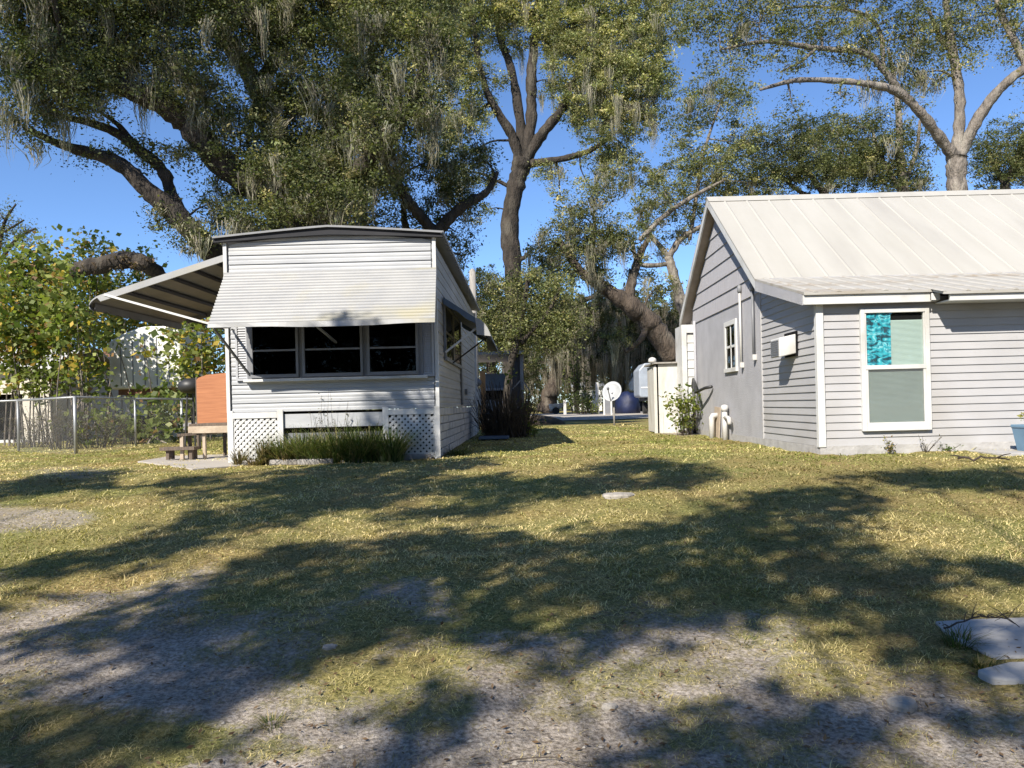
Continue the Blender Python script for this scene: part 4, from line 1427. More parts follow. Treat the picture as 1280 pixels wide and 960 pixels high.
# orange reed screen behind the table
YS = 16.2
sc2 = thing('reed_screen', 'upright orange brown reed screen panel left of the trailer', 'screen', (-6.2, YS, 0))
xa, xb = P(246, 500, YS).x, P(294, 500, YS).x
zt_, zb_ = P(270, 467, YS).z, P(270, 533, YS).z
pts = [(xa, YS, zb_), (xb, YS, zb_), (xb, YS, zt_), (xa + .6, YS, zt_ + .01), (xa + .22, YS, zt_ - .02), (xa + .04, YS, zt_ - .08), (xa, YS, zt_ - .13)]
MB().prism(pts, (0, .03, 0)).build('panel', M['bamboo'], sc2)
for xx in (xa - .03, xb): MB().box(xx, xx + .04, YS + .02, YS + .07, 0, zt_ - .06).build('post', M['wood'], sc2)
gq = P(239, 482, YS + .3)
gr = thing('barbecue_grill', 'black covered grill standing left of the orange reed screen', 'grill', (gq.x, YS + .3, 0))
MB().lathe((gq.x, YS + .3, gq.z - .17), [(.05, 0), (.2, .03), (.27, .12), (.25, .24), (.12, .32), (.02, .33)], 16).build('lid', M['blackpipe'], gr, True)
for dx, dy in ((-.12, 0), (.12, 0), (0, .14)):
    MB().bar((gq.x + dx * 1.4, YS + .3 + dy, 0), (gq.x + dx * .7, YS + .3 + dy * .5, gq.z - .12), .03, .03).build('leg', M['blackpipe'], gr)

# ------------------------------------------------------------------ chain link fence
fpts = [tuple(P(-90, 500, 18.5))[:2], tuple(P(22, 500, 16.8))[:2], tuple(G(95, 567.5))[:2], tuple(G(170, 558))[:2], tuple(G(228, 553))[:2]]
fpts = [Vector((x, y, 0)) for x, y in fpts]
fpts.append(Vector((fpts[-1].x + .5, fpts[-1].y + 4.5, 0)))
H = 1.13
fe = thing('chain_link_fence', 'grey chain link fence with steel posts and top rail', 'fence', fpts[2])
for i, p in enumerate(fpts):
    MB().tube([p + Vector((0, 0, -.05)), p + Vector((0, 0, H + .01))], .032 if i in (2, 4) else .026, 8).build('post', M['steel'], fe, True)
rl_ = MB()
for p, q in zip(fpts, fpts[1:]):
    rl_.tube([p + Vector((0, 0, H - .01)), q + Vector((0, 0, H - .01))], .022, 8)
rl_.build('rail', M['steel'], fe, True)
wm = MB()
sp = .062
for p, q in zip(fpts, fpts[1:]):
    L = (q - p).length
    d = (q - p) / L
    nn = Vector((-d.y, d.x, 0))
    if nn.y > 0: nn = -nn
    off = nn * .03
    zt_ = H + .03
    k = -zt_
    while k < L:
        for sg in (1, -1):
            a, b = max(0, k), min(L, k + zt_)
            if b - a < .02: continue
            za, zb_ = (a - k, b - k) if sg > 0 else (zt_ - (a - k), zt_ - (b - k))
            pa_, pb_ = p + d * a + Vector((0, 0, za)) + off, p + d * b + Vector((0, 0, zb_)) + off
            t = (pb_ - pa_).normalized()
            u = t.cross(nn).normalized() * .0010
            w_ = nn * .0018
            wm.add([pa_ + u, pa_ - u, pa_ + w_, pb_ + u, pb_ - u, pb_ + w_], [(0, 1, 4, 3), (1, 2, 5, 4), (2, 0, 3, 5)])
        k += sp
wm.build('wire_mesh', M['wire'], fe)

# ------------------------------------------------------------------ things behind the fence
cv = thing('camper_trailer', 'rounded white camper half hidden by vines behind the fence', 'camper', (-10.5, 22.0, 0))
zc = 22.0
x0, x1 = P(136, 450, zc).x, P(226, 450, zc).x
z0, z1 = P(136, 487, zc).z, P(180, 408, zc).z
pts = []
for i in range(21):
    t = i / 20
    x = x0 + (x1 - x0) * t
    pts.append((x, z1 - .42 * max(0, 1 - t * 1.9) ** 1.6 - .5 * max(0, (t - .93) / .07) ** 2 * .4))
MB().prism([(x, zc, z) for x, z in pts] + [(x1, zc, z0), (x0 + .06, zc, z0), (x0, zc, z0 + .12)], (0, 2.2, 0)).build('body', M['rv'], cv, bevel=.05)
sm = MB()
for k in range(1, 6):
    x = x0 + (x1 - x0) * k / 6
    sm.box(x - .012, x + .012, zc - .012, zc + .004, z0 + .1, z1 - .55 + .06 * k)
sm.build('seam', M['frame'], cv)
xx = P(203, 410, zc).x
MB().box(xx - .25, xx + .22, zc + .5, zc + 1.0, z1 - .06, z1 + .18).build('roof_vent', M['white'], cv, bevel=.05)
MB().box(x0 + .2, x1 - .1, zc + .1, zc + 2.1, z0 - .16, z0 - .005).build('chassis', M['rust'], cv)
for xw in (x0 + .7, x1 - .9): MB().tube([(xw, zc + .08, .36), (xw, zc + .30, .36)], .36, 18).build('wheel', M['tyre'], cv)
MB().box(x0 + .3, x0 + .42, zc + .3, zc + .42, 0, z0 - .1).box(x1 - .42, x1 - .3, zc + .3, zc + .42, 0, z0 - .1).build('support_jack', M['steel'], cv)

gsh = thing('garden_shed', 'cream shed with rusty red roof behind the tall vines', 'shed', (-13.5, 26, 0))
Y0 = 26.0
a, b = P(78, 465, Y0).x, P(132, 465, Y0).x
zt_, ze = P(100, 441, Y0).z, P(132, 462, Y0).z
MB().box(a, b - .1, Y0 + .1, Y0 + 3, 0, ze).build('wall', M['palewall'], gsh)
MB().prism([(a - .3, Y0 - .1, ze - .02), (b + .1, Y0 - .1, ze - .02), (b + .1, Y0 + 1.6, zt_ + .1), (a - .3, Y0 + 1.6, zt_ + .1)], (0, 0, .06)).prism([(a - .3, Y0 + 1.6, zt_ + .1), (b + .1, Y0 + 1.6, zt_ + .1), (b + .1, Y0 + 3.2, ze), (a - .3, Y0 + 3.2, ze)], (0, 0, .06)).build('roof', M['rust'], gsh)
gg = thing('garage', 'pale garage with open dark doorway at the far left behind the fence', 'garage', (-15, 23, 0))
Y0 = 23.0
a, b = P(-90, 480, Y0).x, P(62, 480, Y0).x
zt_ = P(40, 462, Y0).z
gdx = P(28, 500, Y0).x
MB().box(gdx, b, Y0, Y0 + .15, 0, zt_).box(a, gdx, Y0, Y0 + .15, 1.45, zt_).box(b - .15, b, Y0 + .15, Y0 + 4, 0, zt_).box(a, a + .15, Y0 + .15, Y0 + 4, 0, zt_).box(a + .15, b - .15, Y0 + 3.9, Y0 + 4, 0, zt_).build('wall', M['palewall'], gg)
MB().box(a + .15, b - .15, Y0 + 1.2, Y0 + 1.3, .02, zt_ - .05).build('dark_room', M['black'], gg)
MB().prism([(a - .2, Y0 - .3, zt_ - .02), (b + .25, Y0 - .3, zt_ - .02), (b + .25, Y0 + 2, zt_ + .75), (a - .2, Y0 + 2, zt_ + .75)], (0, 0, .07)).prism([(a - .2, Y0 + 2, zt_ + .75), (b + .25, Y0 + 2, zt_ + .75), (b + .25, Y0 + 4.3, zt_), (a - .2, Y0 + 4.3, zt_)], (0, 0, .07)).build('roof', M['white'], gg)
MB().box(P(-20, 545, Y0).x, gdx + .1, Y0 - .04, Y0 - .01, .0, .09).build('threshold', M['white'], gg)

# ------------------------------------------------------------------ centre background
po = thing('utility_pole', 'grey wooden pole rising just behind the trailer roof', 'pole', (P(592, 400, 24).x, 24, 0))
MB().tube([(po.location.x, 24, -.1), (po.location.x, 24, 2.5), (po.location.x, 24, 4.95)], [.13, .12, .10], 10).build('shaft', M['greypost'], po, True)
MB().lathe((po.location.x, 24, 4.95), [(.10, 0), (.08, .05), (.01, .1)], 10).build('cap', M['greypost'], po)
mp_ = thing('meter_post', 'orange treated post with white electric meter boxes', 'post', (P(604, 500, 21.5).x, 21.5, 0))
a, b = P(600.5, 500, 21.5).x, P(607, 500, 21.5).x
MB().box(a, b, 21.5, 21.62, 0, P(604, 464, 21.5).z).build('post', M['post'], mp_, bevel=.004)
MB().box(P(592, 490, 21.4).x, P(601, 490, 21.4).x, 21.3, 21.49, P(596, 507, 21.4).z, P(596, 486, 21.4).z).build('meter_box', M['pvc'], mp_, bevel=.01)
MB().tube([(P(597, 480, 21.4).x, 21.32, P(596, 478, 21.4).z), (P(597, 480, 21.4).x, 21.49, P(596, 478, 21.4).z)], .11, 14).build('meter', M['frame'], mp_, True)

cp = thing('carport', 'open metal carport with flat roof behind the trailer', 'carport', (-1.0, 36, 0))
Y0 = 34.0
a, b = P(560, 445, Y0).x, P(655, 445, Y0).x
zt_ = P(640, 441, Y0).z
MB().prism([(a, Y0, zt_ - .05), (b, Y0, zt_ - .05), (b, Y0, zt_ + .09), (a, Y0, zt_ + .05)], (0, 6, 0)).build('roof', M['carport'], cp)
for xx, yy in ((P(637, 470, Y0 + .2).x, Y0 + .2), (P(655, 470, Y0 + .4).x - .1, Y0 + .4), (a + .2, Y0 + .2), (b - .2, Y0 + 5.6), (a + .2, Y0 + 5.6)):
    MB().box(xx - .07, xx + .07, yy, yy + .12, 0, zt_ - .06).build('post', M['carport'], cp)
MB().box(P(640, 470, Y0 + .5).x, P(652, 470, Y0 + .5).x, Y0 + .6, Y0 + .64, .2, zt_ - .06).build('side_curtain', M['rib'], cp)
MB().box(P(606, 470, Y0 + 5).x, P(637, 470, Y0 + 5).x, Y0 + 5, Y0 + 5.05, .1, P(620, 467, Y0 + 5).z).build('rear_panel', M['bluegrey'], cp)
car = thing('parked_car', 'silver car with dark windows parked under the carport', 'car', (P(620, 500, 35.5).x, 35.5, 0))
cx = car.location.x
cb = MB()
side = [(-.95, .35), (.95, .35), (1.0, .75), (.92, .98), (.80, 1.02), (.60, 1.48), (.42, 1.56), (-.42, 1.56), (-.60, 1.48), (-.80, 1.02), (-.92, .98), (-1.0, .75)]
cb.prism([(cx + x, 35.6, z) for x, z in side], (0, 3.9, 0))
cb.build('body', M['car'], car, bevel=.06)
cb = MB().prism([(cx + x, 34.7, z) for x, z in ((-.95, .35), (.95, .35), (.97, .72), (.85, .92), (-.85, .92), (-.97, .72))], (0, .9, 0))
cb.build('hood', M['car'], car, bevel=.06)
MB().prism([(cx - .70, 35.56, 1.02), (cx + .70, 35.56, 1.02), (cx + .55, 35.56, 1.45), (cx - .55, 35.56, 1.45)], (0, .036, 0)).build('windscreen', M['dglass'], car)
MB().prism([(cx - .68, 35.593, 1.04), (cx + .68, 35.593, 1.04), (cx + .53, 35.593, 1.44), (cx - .53, 35.593, 1.44)], (0, .004, 0)).build('dark_cabin', M['black'], car)
for sx in (-1, 1):
    MB().box(cx + sx * .68 - .16, cx + sx * .68 + .16, 34.67, 34.699, .66, .80).build('headlight', M['pvc'], car)
    for yy in (35.1, 38.4): MB().tube([(cx + sx * .78, yy, .33), (cx + sx * .99, yy, .33)], .33, 16).build('wheel', M['tyre'], car)

# dead palm clump with weeds
g = G(634, 547)
dp = thing('dead_palm_clump', 'dark brown clump of dead upright fronds beside the trailer corner', 'dead plant', (g.x, g.y, 0))
n = 560
B = MB()
for i in range(n):
    t = random.uniform(0, 2 * math.pi)
    r = .50 * math.sqrt(random.random())
    p = Vector((g.x + r * math.cos(t), g.y + r * math.sin(t) * .8, -.02))
    h = random.uniform(.5, 1.50) * (1.05 - .5 * r)
    e = p + Vector((math.cos(t) * random.uniform(-.05, .55), math.sin(t) * .35, h * random.uniform(.75, 1.05)))
    mid = p.lerp(e, .55) + Vector((random.uniform(-.06, .06), random.uniform(-.06, .06), .03))
    w = random.uniform(.008, .02)
    B.bar(p, mid, w, .006).bar(mid, e, w * .7, .005)
for i in range(70):
    t = random.uniform(0, 2 * math.pi)
    p = Vector((g.x, g.y, random.uniform(.1, .5)))
    e = p + Vector((math.cos(t) * random.uniform(.4, .75), math.sin(t) * .6, -p.z + .02))
    B.bar(p, p.lerp(e, .6) + Vector((0, 0, .12)), .012, .006).bar(p.lerp(e, .6) + Vector((0, 0, .12)), e, .01, .005)
B.build('fronds', M['deadfrond'], dp)
plant('vine_weed', 'light green weed climbing the right side of the dead palm clump', (g.x + .42, g.y - .1, 0), 10, 1.15, .25, YEL, .10, 7)
plant('vine_weed', 'sprig of green leaves on top of the dead palm clump', (g.x + .05, g.y - .1, 1.1), 4, .62, .14, YEL, .09, 9)
plant('vine_weed', 'low bright green weed at the foot of the dead palm clump', (g.x + .62, g.y - .25, 0), 9, .42, .2, YEL, .08, 9)
tag(MB().box(-1.0, -.35, 16.6, 17.4, .02, .07).build('dark_board', M['bluegrey'], None, bevel=.01), 'dark board lying flat beside the trailer side skirt', 'board')
cf = thing('hand_cart', 'rusty hand cart frame with tilted handle behind the dead palm', 'cart', (P(655, 500, 19).x, 19, 0))
p = [P(641, 486, 19), P(652, 474, 19), P(662, 488, 19)]
MB().bar(p[0], p[1], .035, .03).bar(p[1], p[2], .035, .03).bar(p[2], P(655, 525, 19), .035, .03).bar(P(643, 500, 19), P(657, 532, 19), .035, .03).build('handle', M['gutter'], cf)
MB().prism([P(652, 510, 19.1), P(661, 500, 19.1), P(662, 518, 19.1), P(655, 532, 19.1)], (0, .4, 0)).build('tray', M['blackpipe'], cf)
wc = P(652, 533, 19.2)
MB().tube([(wc.x - .05, wc.y, .17), (wc.x + .05, wc.y, .17)], .17, 16).build('wheel', M['tyre'], cf)
mnd = MB().lathe((P(672, 520, 29).x, 29, 0), [(1.1, -.05), (.95, .12), (.6, .26), (.2, .34), (.02, .35)], 18, (1, .7))
tag(mnd.build('compost_heap', M['deadfrond'], None, True), 'low dark brown heap at the near edge of the sandy road', 'heap')

# campers, tarp and posts beyond the road
rv = thing('motorhome', 'tall cream white motorhome parked beyond the road', 'motorhome', (P(800, 500, 62).x, 62, 0))
Y0 = 62.0
x0, x1 = P(784, 480, Y0).x, P(822, 480, Y0).x
zb_, zt_ = P(780, 489, Y0).z, P(795, 462, Y0).z
MB().prism([(x0 + .9, Y0, .8), (x1, Y0, .8), (x1, Y0, zt_), (x0 + 1.1, Y0, zt_), (x0 + .35, Y0, zt_ - .7), (x0, Y0, zb_ + .55), (x0 + .1, Y0, zb_), (x0 + .9, Y0, zb_ - .1)], (0, 4.5, 0)).build('body', M['rv'], rv, bevel=.15)
MB().box(x0 + 1.3, x1 - .2, Y0 - .02, Y0 + .01, 1.6, 1.75).build('stripe', M['frame'], rv)
for yy in (Y0 + 1.0, Y0 + 3.6): MB().tube([(x0 + 1.0, yy, .45), (x0 + 1.3, yy, .45)], .45, 16).build('wheel', M['tyre'], rv)
r2 = thing('travel_trailer', 'grey silver travel trailer parked behind the white box', 'travel trailer', (P(812, 500, 45).x, 45, 0))
Y0 = 45.0
x0, x1 = P(799, 480, Y0).x, P(850, 480, Y0).x
zb_, zt_ = P(800, 497, Y0).z, P(800, 454, Y0).z
MB().prism([(x0, Y0, zb_ + .1), (x0 + .1, Y0, zb_), (x1, Y0, zb_), (x1, Y0, zt_), (x0 + .35, Y0, zt_), (x0, Y0, zt_ - .4)], (0, 2.3, 0)).build('body', M['rvgrey'], r2, bevel=.1)
MB().box(x0 + .1, x1, Y0 - .02, Y0 + .01, zb_ + .55, zb_ + .62).build('stripe', M['rv'], r2)
MB().box(x0 + .75, x0 + 1.25, Y0 - .03, Y0 - .004, zb_ + .15, zb_ + .5).build('light_panel', M['blackpipe'], r2)
MB().box(x0 + .3, x1 - .3, Y0 + .2, Y0 + 2.1, zb_ - .2, zb_ - .005).build('chassis', M['blackpipe'], r2)
for xx in (x0 + .5, x1 - .5): MB().tube([(xx - .12, Y0 + 1.2, .36), (xx + .12, Y0 + 1.2, .36)], .36, 16).build('wheel', M['tyre'], r2)
tp_ = MB()
x0, x1 = P(772, 500, 50).x, P(797, 500, 50).x
tp_.lathe(((x0 + x1) / 2, 50, 0), [(1.0, 0), (.98, .5), (.92, .9), (.80, 1.15), (.60, 1.30), (.3, 1.40), (.03, 1.42)], 18, (.8, 1))
tp_.v = [(x + .06 * math.sin(z * 7 + y * 5), y + .08 * math.sin(z * 6 + x * 9), z + .06 * math.sin(x * 9 + y * 3)) for x, y, z in tp_.v]
tag(tp_.build('tarp_cover', M['tarp'], None, True), 'bundle under a dark blue tarp beside the motorhome', 'tarp')
gt = thing('gate_frame', 'white framed grey panel standing behind the satellite dish', 'gate', (P(760, 510, 46).x, 46, 0))
a, b = P(755, 500, 46).x, P(764, 500, 46).x
zt_ = P(757, 488, 46).z
MB().box(a - .05, a + .05, 46, 46.1, 0, zt_).box(b - .05, b + .05, 46, 46.1, 0, zt_).build('post', M['white'], gt)
MB().box(a + .05, b - .05, 46.03, 46.06, .1, zt_ - .1).build('panel', M['frame'], gt)
for (a, t, Y0, lab) in ((747, 478, 50, 'white post standing left of the satellite dish'), (706, 500, 52, 'low white post in front of the distant shrubs')):
    x = P(a, 500, Y0).x
    tag(MB().box(x - .10, x + .10, Y0, Y0 + .2, -.05, P(a, t, Y0).z).build('marker_post', M['pvc'], None, bevel=.03), lab, 'post')
h2 = thing('distant_house', 'small white house glimpsed beyond the far trees', 'house', (P(735, 490, 75).x, 75, 0))
a, b = P(718, 490, 75).x, P(752, 490, 75).x
MB().box(a, b, 75, 80, 0, 2.3).build('wall', M['rv'], h2)
MB().prism([(a - .3, 74.7, 2.29), (b + .3, 74.7, 2.29), (b + .3, 77.5, 3.2), (a - .3, 77.5, 3.2)], (0, 0, .12)).prism([(a - .3, 77.5, 3.2), (b + .3, 77.5, 3.2), (b + .3, 80.3, 2.29), (a - .3, 80.3, 2.29)], (0, 0, .12)).build('roof', M['gutter'], h2)
MB().box(a + .6, a + 1.4, 74.97, 74.998, .9, 1.8).box(b - .95, b - .45, 74.97, 74.998, .1, 1.95).build('window', M['bluegrey'], h2)
bt = thing('boat_trailer', 'low white boat on a trailer at the far edge of the road', 'boat', (P(697, 515, 56).x, 56, 0))
a, b = P(686, 510, 56).x, P(710, 510, 56).x
MB().add([(a, 55.6, .75), (b - .4, 55.5, .8), (b + .1, 56.1, .95), (b - .4, 56.7, .8), (a, 56.6, .75), (a + .1, 55.8, .35), (b - .6, 55.9, .35), (b - .6, 56.3, .35), (a + .1, 56.4, .35)],
         [(0, 1, 6, 5), (1, 2, 6), (2, 7, 6), (2, 3, 7), (3, 4, 8, 7), (4, 0, 5, 8), (5, 6, 7, 8), (4, 3, 2, 1, 0)]).build('hull', M['rv'], bt)
MB().box(a, b + .4, 56.0, 56.1, .24, .32).box(a + .3, a + .4, 55.6, 56.6, .24, .34).build('trailer_frame', M['steel'], bt)
for yy in (55.55, 56.55): MB().tube([(a + .5, yy, .26), (a + .5, yy + .12, .26)], .26, 14).build('wheel', M['tyre'], bt)
# ------------------------------------------------------------------ trees
# great left oak: limbs sweep up and left from behind the trailer
tree('live_oak', 'massive dark live oak behind the trailer with long limbs draped in moss', 24.0,
     [(398, 535, 0, 62), (396, 450, 0, 56), (398, 360, 0, 54), (402, 295, 0, 54)],
     [[(400, 310, 0, 44), (365, 262, 0, 42), (320, 232, -.5, 38), (275, 200, -1, 34), (232, 152, -1.5, 30), (185, 122, -2, 24), (130, 102, -2.5, 18), (60, 88, -3, 10), (0, 78, -3.5, 6)],
      [(398, 380, 0, 34), (330, 350, -.6, 30), (262, 312, -1.2, 27), (226, 274, -1.5, 24), (184, 238, -1.8, 21), (145, 203, -2, 16), (80, 182, -2.4, 10), (30, 160, -2.6, 5)],
      [(238, 290, -1.4, 17), (215, 244, -1.2, 15), (203, 213, -1.4, 14), (172, 186, -1.6, 13), (128, 158, -1.8, 10), (48, 140, -2, 5)],
      [(172, 186, -1.6, 8), (150, 158, -1.7, 6), (125, 140, -1.8, 3)],
      [(402, 300, 0, 44), (372, 225, .5, 36), (338, 160, 1, 30), (322, 110, 1, 26), (285, 55, 1.2, 20), (262, 35, 1.4, 14), (220, 5, 1.5, 8)],
      [(404, 298, 0, 44), (418, 220, .4, 36), (432, 150, .8, 30), (440, 80, 1, 24), (452, 0, 1, 18), (460, -80, 1, 10)],
      [(322, 112, 1, 18), (350, 60, .5, 15), (372, 0, 0, 12), (380, -70, 0, 6)],
      [(410, 270, 0, 28), (450, 215, -1, 24), (492, 165, -1.6, 18), (520, 110, -2, 12), (540, 60, -2.4, 6)]],
     [(30, 30, 75, 65, -3), (105, 25, 80, 70, -2.5), (185, 20, 80, 65, -2), (262, 22, 75, 60, -1), (335, 20, 75, 60, 0), (410, 22, 70, 65, 0), (478, 30, 65, 70, -1), (530, 50, 50, 70, -2),
      (40, 95, 60, 45, -3.4), (105, 105, 55, 40, -3), (30, 150, 45, 28, -3.2, .6), (150, 80, 45, 35, -2.2), (215, 95, 50, 38, -2), (262, 120, 42, 40, -1.6), (300, 170, 45, 42, -1.2), (335, 120, 45, 42, 0), (385, 120, 55, 55, 0),
      (440, 120, 55, 55, -.8), (480, 120, 50, 55, -1.5), (525, 130, 38, 45, -2), (380, 190, 55, 48, .5), (430, 200, 50, 50, -.5), (470, 210, 42, 42, -1), (340, 225, 42, 38, 0), (300, 240, 32, 26, -.6), (385, 260, 52, 34, 1), (440, 262, 45, 30, .6),
      (195, 192, 30, 20, -1.6, .6), (160, 180, 28, 16, -1.8, .5), (240, 190, 22, 24, -1.4, .8), (110, 185, 35, 14, -2.2, .5), (200, 262, 18, 22, -1.6, .7), (245, 290, 30, 20, -1.9, 1.1), (262, 255, 20, 22, -1.2, .7), (300, 282, 40, 18, -.4), (355, 285, 60, 18, 1.5), (430, 290, 50, 14, 1.5), (345, 262, 34, 22, -2, .8), (392, 240, 40, 34, -2.2), (430, 255, 34, 30, -2), (330, 200, 30, 26, -2, .8), (300, 262, 26, 20, -2, .7), (365, 200, 32, 30, -2.2), (470, 160, 36, 44, -2.4),
      (-136, -186, 140, 60, -7, .25), (-320, -150, 140, 70, -7, .2), (60, -200, 130, 60, -6.5, .25), (230, -210, 130, 60, -6, .25), (-60, -120, 90, 50, -5, .25), (120, -130, 90, 50, -4.5, .25), (300, -140, 90, 50, -4.5, .25), (70, -60, 110, 60, -3), (230, -60, 110, 60, -1), (390, -60, 110, 60, 0), (520, -50, 80, 60, -1)],  # forward clumps above the frame are added to shade the limbs below
     leaf=.135, per=34, dens=.95, mix=.33, gold=.10, moss=.15, mlen=(.25, 1.7), spray=.34,
     moss_pts=[(70, 120, -3.2), (66, 140, -3.2), (74, 110, -3.2), (80, 150, -3.1), (45, 120, -3.2), (220, 75, -2.2), (222, 85, -2.2), (218, 70, -2.2), (188, 60, -2.2), (120, 120, -2.8), (243, 92, -2), (410, 130, -1.2), (408, 110, -1.2), (414, 150, -1.2), (350, 150, -1), (352, 165, -1), (452, 90, -2), (500, 110, -2.2), (498, 95, -2.2), (560, 90, -2.4), (470, 100, -2)])

tree('live_oak', 'slimmer oak with two bare forked limbs just right of the trailer roof', 26.0,
     [(534, 540, 0, 24), (534, 430, 0, 22), (538, 330, 0, 20), (544, 290, 0, 19)],
     [[(544, 292, 0, 15), (515, 258, -.3, 13), (492, 222, -.5, 12), (478, 195, -.5, 8), (474, 160, -.5, 4)], [(544, 292, 0, 15), (576, 260, 0, 13), (608, 240, .3, 9), (622, 215, .4, 5)], [(540, 320, 0, 10), (508, 285, .3, 9), (505, 250, .3, 5)]],
     [(540, 200, 45, 40, 0), (500, 240, 30, 30, 0), (560, 245, 32, 28, .3), (525, 270, 38, 22, .6), (598, 200, 28, 30, .5), (570, 290, 26, 20, 1, .7), (480, 180, 35, 35, 0), (590, 255, 22, 22, .4, .8), (580, 320, 16, 22, 1, .6)],
     leaf=.13, per=32, dens=.85, mix=.30, gold=.06, moss=.07, mlen=(.4, 1.2))

tree('live_oak', 'tall central oak with bare trunk fanning into upright limbs and golden foliage', 42.0,
     [(640, 545, 0, 29), (642, 430, 0, 25), (642, 350, 0, 23), (637, 282, 0, 22), (645, 232, 0, 22), (653, 200, 0, 24)],
     [[(650, 210, 0, 14), (640, 170, -.4, 12), (622, 140, -.8, 10), (607, 110, -1, 8), (596, 60, -1.2, 6), (590, 0, -1.4, 4)],
      [(653, 205, 0, 14), (650, 150, .2, 12), (640, 90, .4, 10), (625, 45, .6, 9), (618, -10, .8, 6)],
      [(655, 205, 0, 16), (664, 150, 0, 14), (664, 100, 0, 13), (668, 50, 0, 10), (674, -10, 0, 6)],
      [(657, 200, 0, 15), (680, 165, -.4, 13), (700, 140, -.8, 10), (716, 105, -1, 7), (740, 70, -1.2, 4)],
      [(660, 205, 0, 11), (700, 199, -.5, 8), (738, 188, -.8, 6), (765, 170, -1, 3)],
      [(642, 330, 0, 6), (655, 322, -.3, 5), (659, 318, -.5, 6)]],
     [(560, 20, 55, 60, -1.2), (610, 15, 50, 45, 0), (665, 15, 50, 40, 0), (720, 20, 55, 50, -.6), (775, 30, 55, 55, -1), (825, 20, 45, 45, -1, .8),
      (735, 90, 50, 55, -1.2, 1.2), (785, 90, 45, 55, -1.4, 1.2), (760, 150, 40, 40, -1.2), (800, 140, 30, 35, -1.4, .9), (720, 140, 22, 26, -.8, .7), (575, 90, 38, 50, -1.2), (560, 160, 30, 36, -1), (598, 140, 22, 32, -.8, .8), (620, 100, 18, 25, -.2, .5), (690, 100, 16, 28, 0, .5), (700, 55, 26, 26, 0), (640, 55, 20, 20, .4, .6), (590, 190, 20, 22, -.4, .6),
      (690, 215, 28, 16, -.2, .6), (745, 195, 26, 16, -.8, .7), (610, 225, 18, 18, 0, .5), (770, 195, 32, 24, -1, .9), (818, 95, 30, 50, -1.2, .9), (735, 232, 20, 16, -.6, .4), (575, 215, 28, 32, -.8, .7), (605, 262, 16, 20, -.2, .4), (700, 245, 20, 16, -.2, .4), (805, 215, 26, 26, -1, .5), (620, -50, 90, 45, 0), (740, -50, 90, 45, -1)],
     leaf=.165, per=34, dens=.62, bark='bark', mix=.70, gold=.40, gain=1.3, moss=.06, mlen=(.7, 2.2),
     moss_pts=[(752, 210, -1), (758, 205, -1), (766, 212, -1), (748, 220, -1), (540, 110, -1.4), (545, 130, -1.4), (575, 140, -1.2), (520, 110, -1.4), (600, 120, -1), (668, 60, -.3), (670, 70, -.3)])

tree('live_oak', 'leaning thick trunked oak slanting left between the two buildings', 35.0,
     [(862, 520, 0, 36), (848, 465, 0, 30), (835, 436, -.2, 27), (812, 402, -.4, 25), (785, 380, -.6, 21), (752, 358, -.8, 16), (728, 342, -1, 12)],
     [[(785, 382, -.6, 14), (790, 350, -.3, 12), (800, 318, 0, 9), (812, 296, 0, 5)], [(728, 342, -1, 12), (712, 322, -1.2, 9), (700, 300, -1.3, 5)], [(745, 352, -.8, 9), (738, 320, -.6, 8), (745, 285, -.5, 4)], [(812, 402, -.4, 10), (800, 425, -.8, 7), (782, 440, -1, 4)]],
     [(715, 310, 42, 30, -1), (755, 300, 34, 30, -.6), (690, 340, 32, 26, -1), (740, 345, 30, 18, -.8, .7), (775, 300, 22, 20, -.3, .7), (720, 270, 32, 20, -.8, .8), (770, 420, 24, 16, -1, .6), (800, 345, 24, 16, 0, .5), (740, 250, 26, 26, -1, .6), (765, 225, 34, 26, -.6, .5), (800, 300, 30, 26, 0, .5), (820, 360, 26, 20, 0, .6), (700, 290, 30, 20, -1, .7), (680, 310, 24, 20, -1, .7)],
     leaf=.15, per=32, dens=.7, bark='barkmid', mix=.42, gold=.10, moss=.12, mlen=(.6, 2.0))

tree('live_oak', 'sparse pale limbed oak left of the roof peak with open airy foliage', 40.0,
     [(872, 520, 0, 18), (862, 420, 0, 15), (842, 345, 0, 12), (836, 322, 0, 11)],
     [[(836, 322, 0, 9), (850, 300, 0, 8), (872, 285, 0, 6), (885, 280, 0, 3)], [(836, 322, 0, 8), (815, 296, 0, 6), (800, 280, 0, 3)], [(800, 300, -1, 6), (830, 270, -1, 6), (862, 248, -1, 5), (905, 225, -1, 3)], [(836, 330, 0, 6), (800, 330, -.5, 6), (790, 300, -.6, 5)], [(862, 300, 0, 5), (870, 250, 0, 5), (880, 190, 0, 4), (900, 130, 0, 2)]],
     [(870, 200, 45, 40, 0, .8), (830, 240, 42, 35, -.4, .7), (900, 220, 40, 35, 0, .8), (800, 270, 32, 24, -.4, .6), (870, 260, 36, 20, 0, .7), (930, 180, 38, 40, 0, .8), (850, 290, 26, 14, 0, .6), (905, 120, 45, 38, 0, .7), (860, 140, 34, 36, 0, .6), (940, 230, 40, 22, .5, 1)],
     leaf=.16, per=30, dens=.62, bark='barkpale', mix=.52, gold=.15, gain=1.15, moss=.02, mlen=(.4, 1.0))

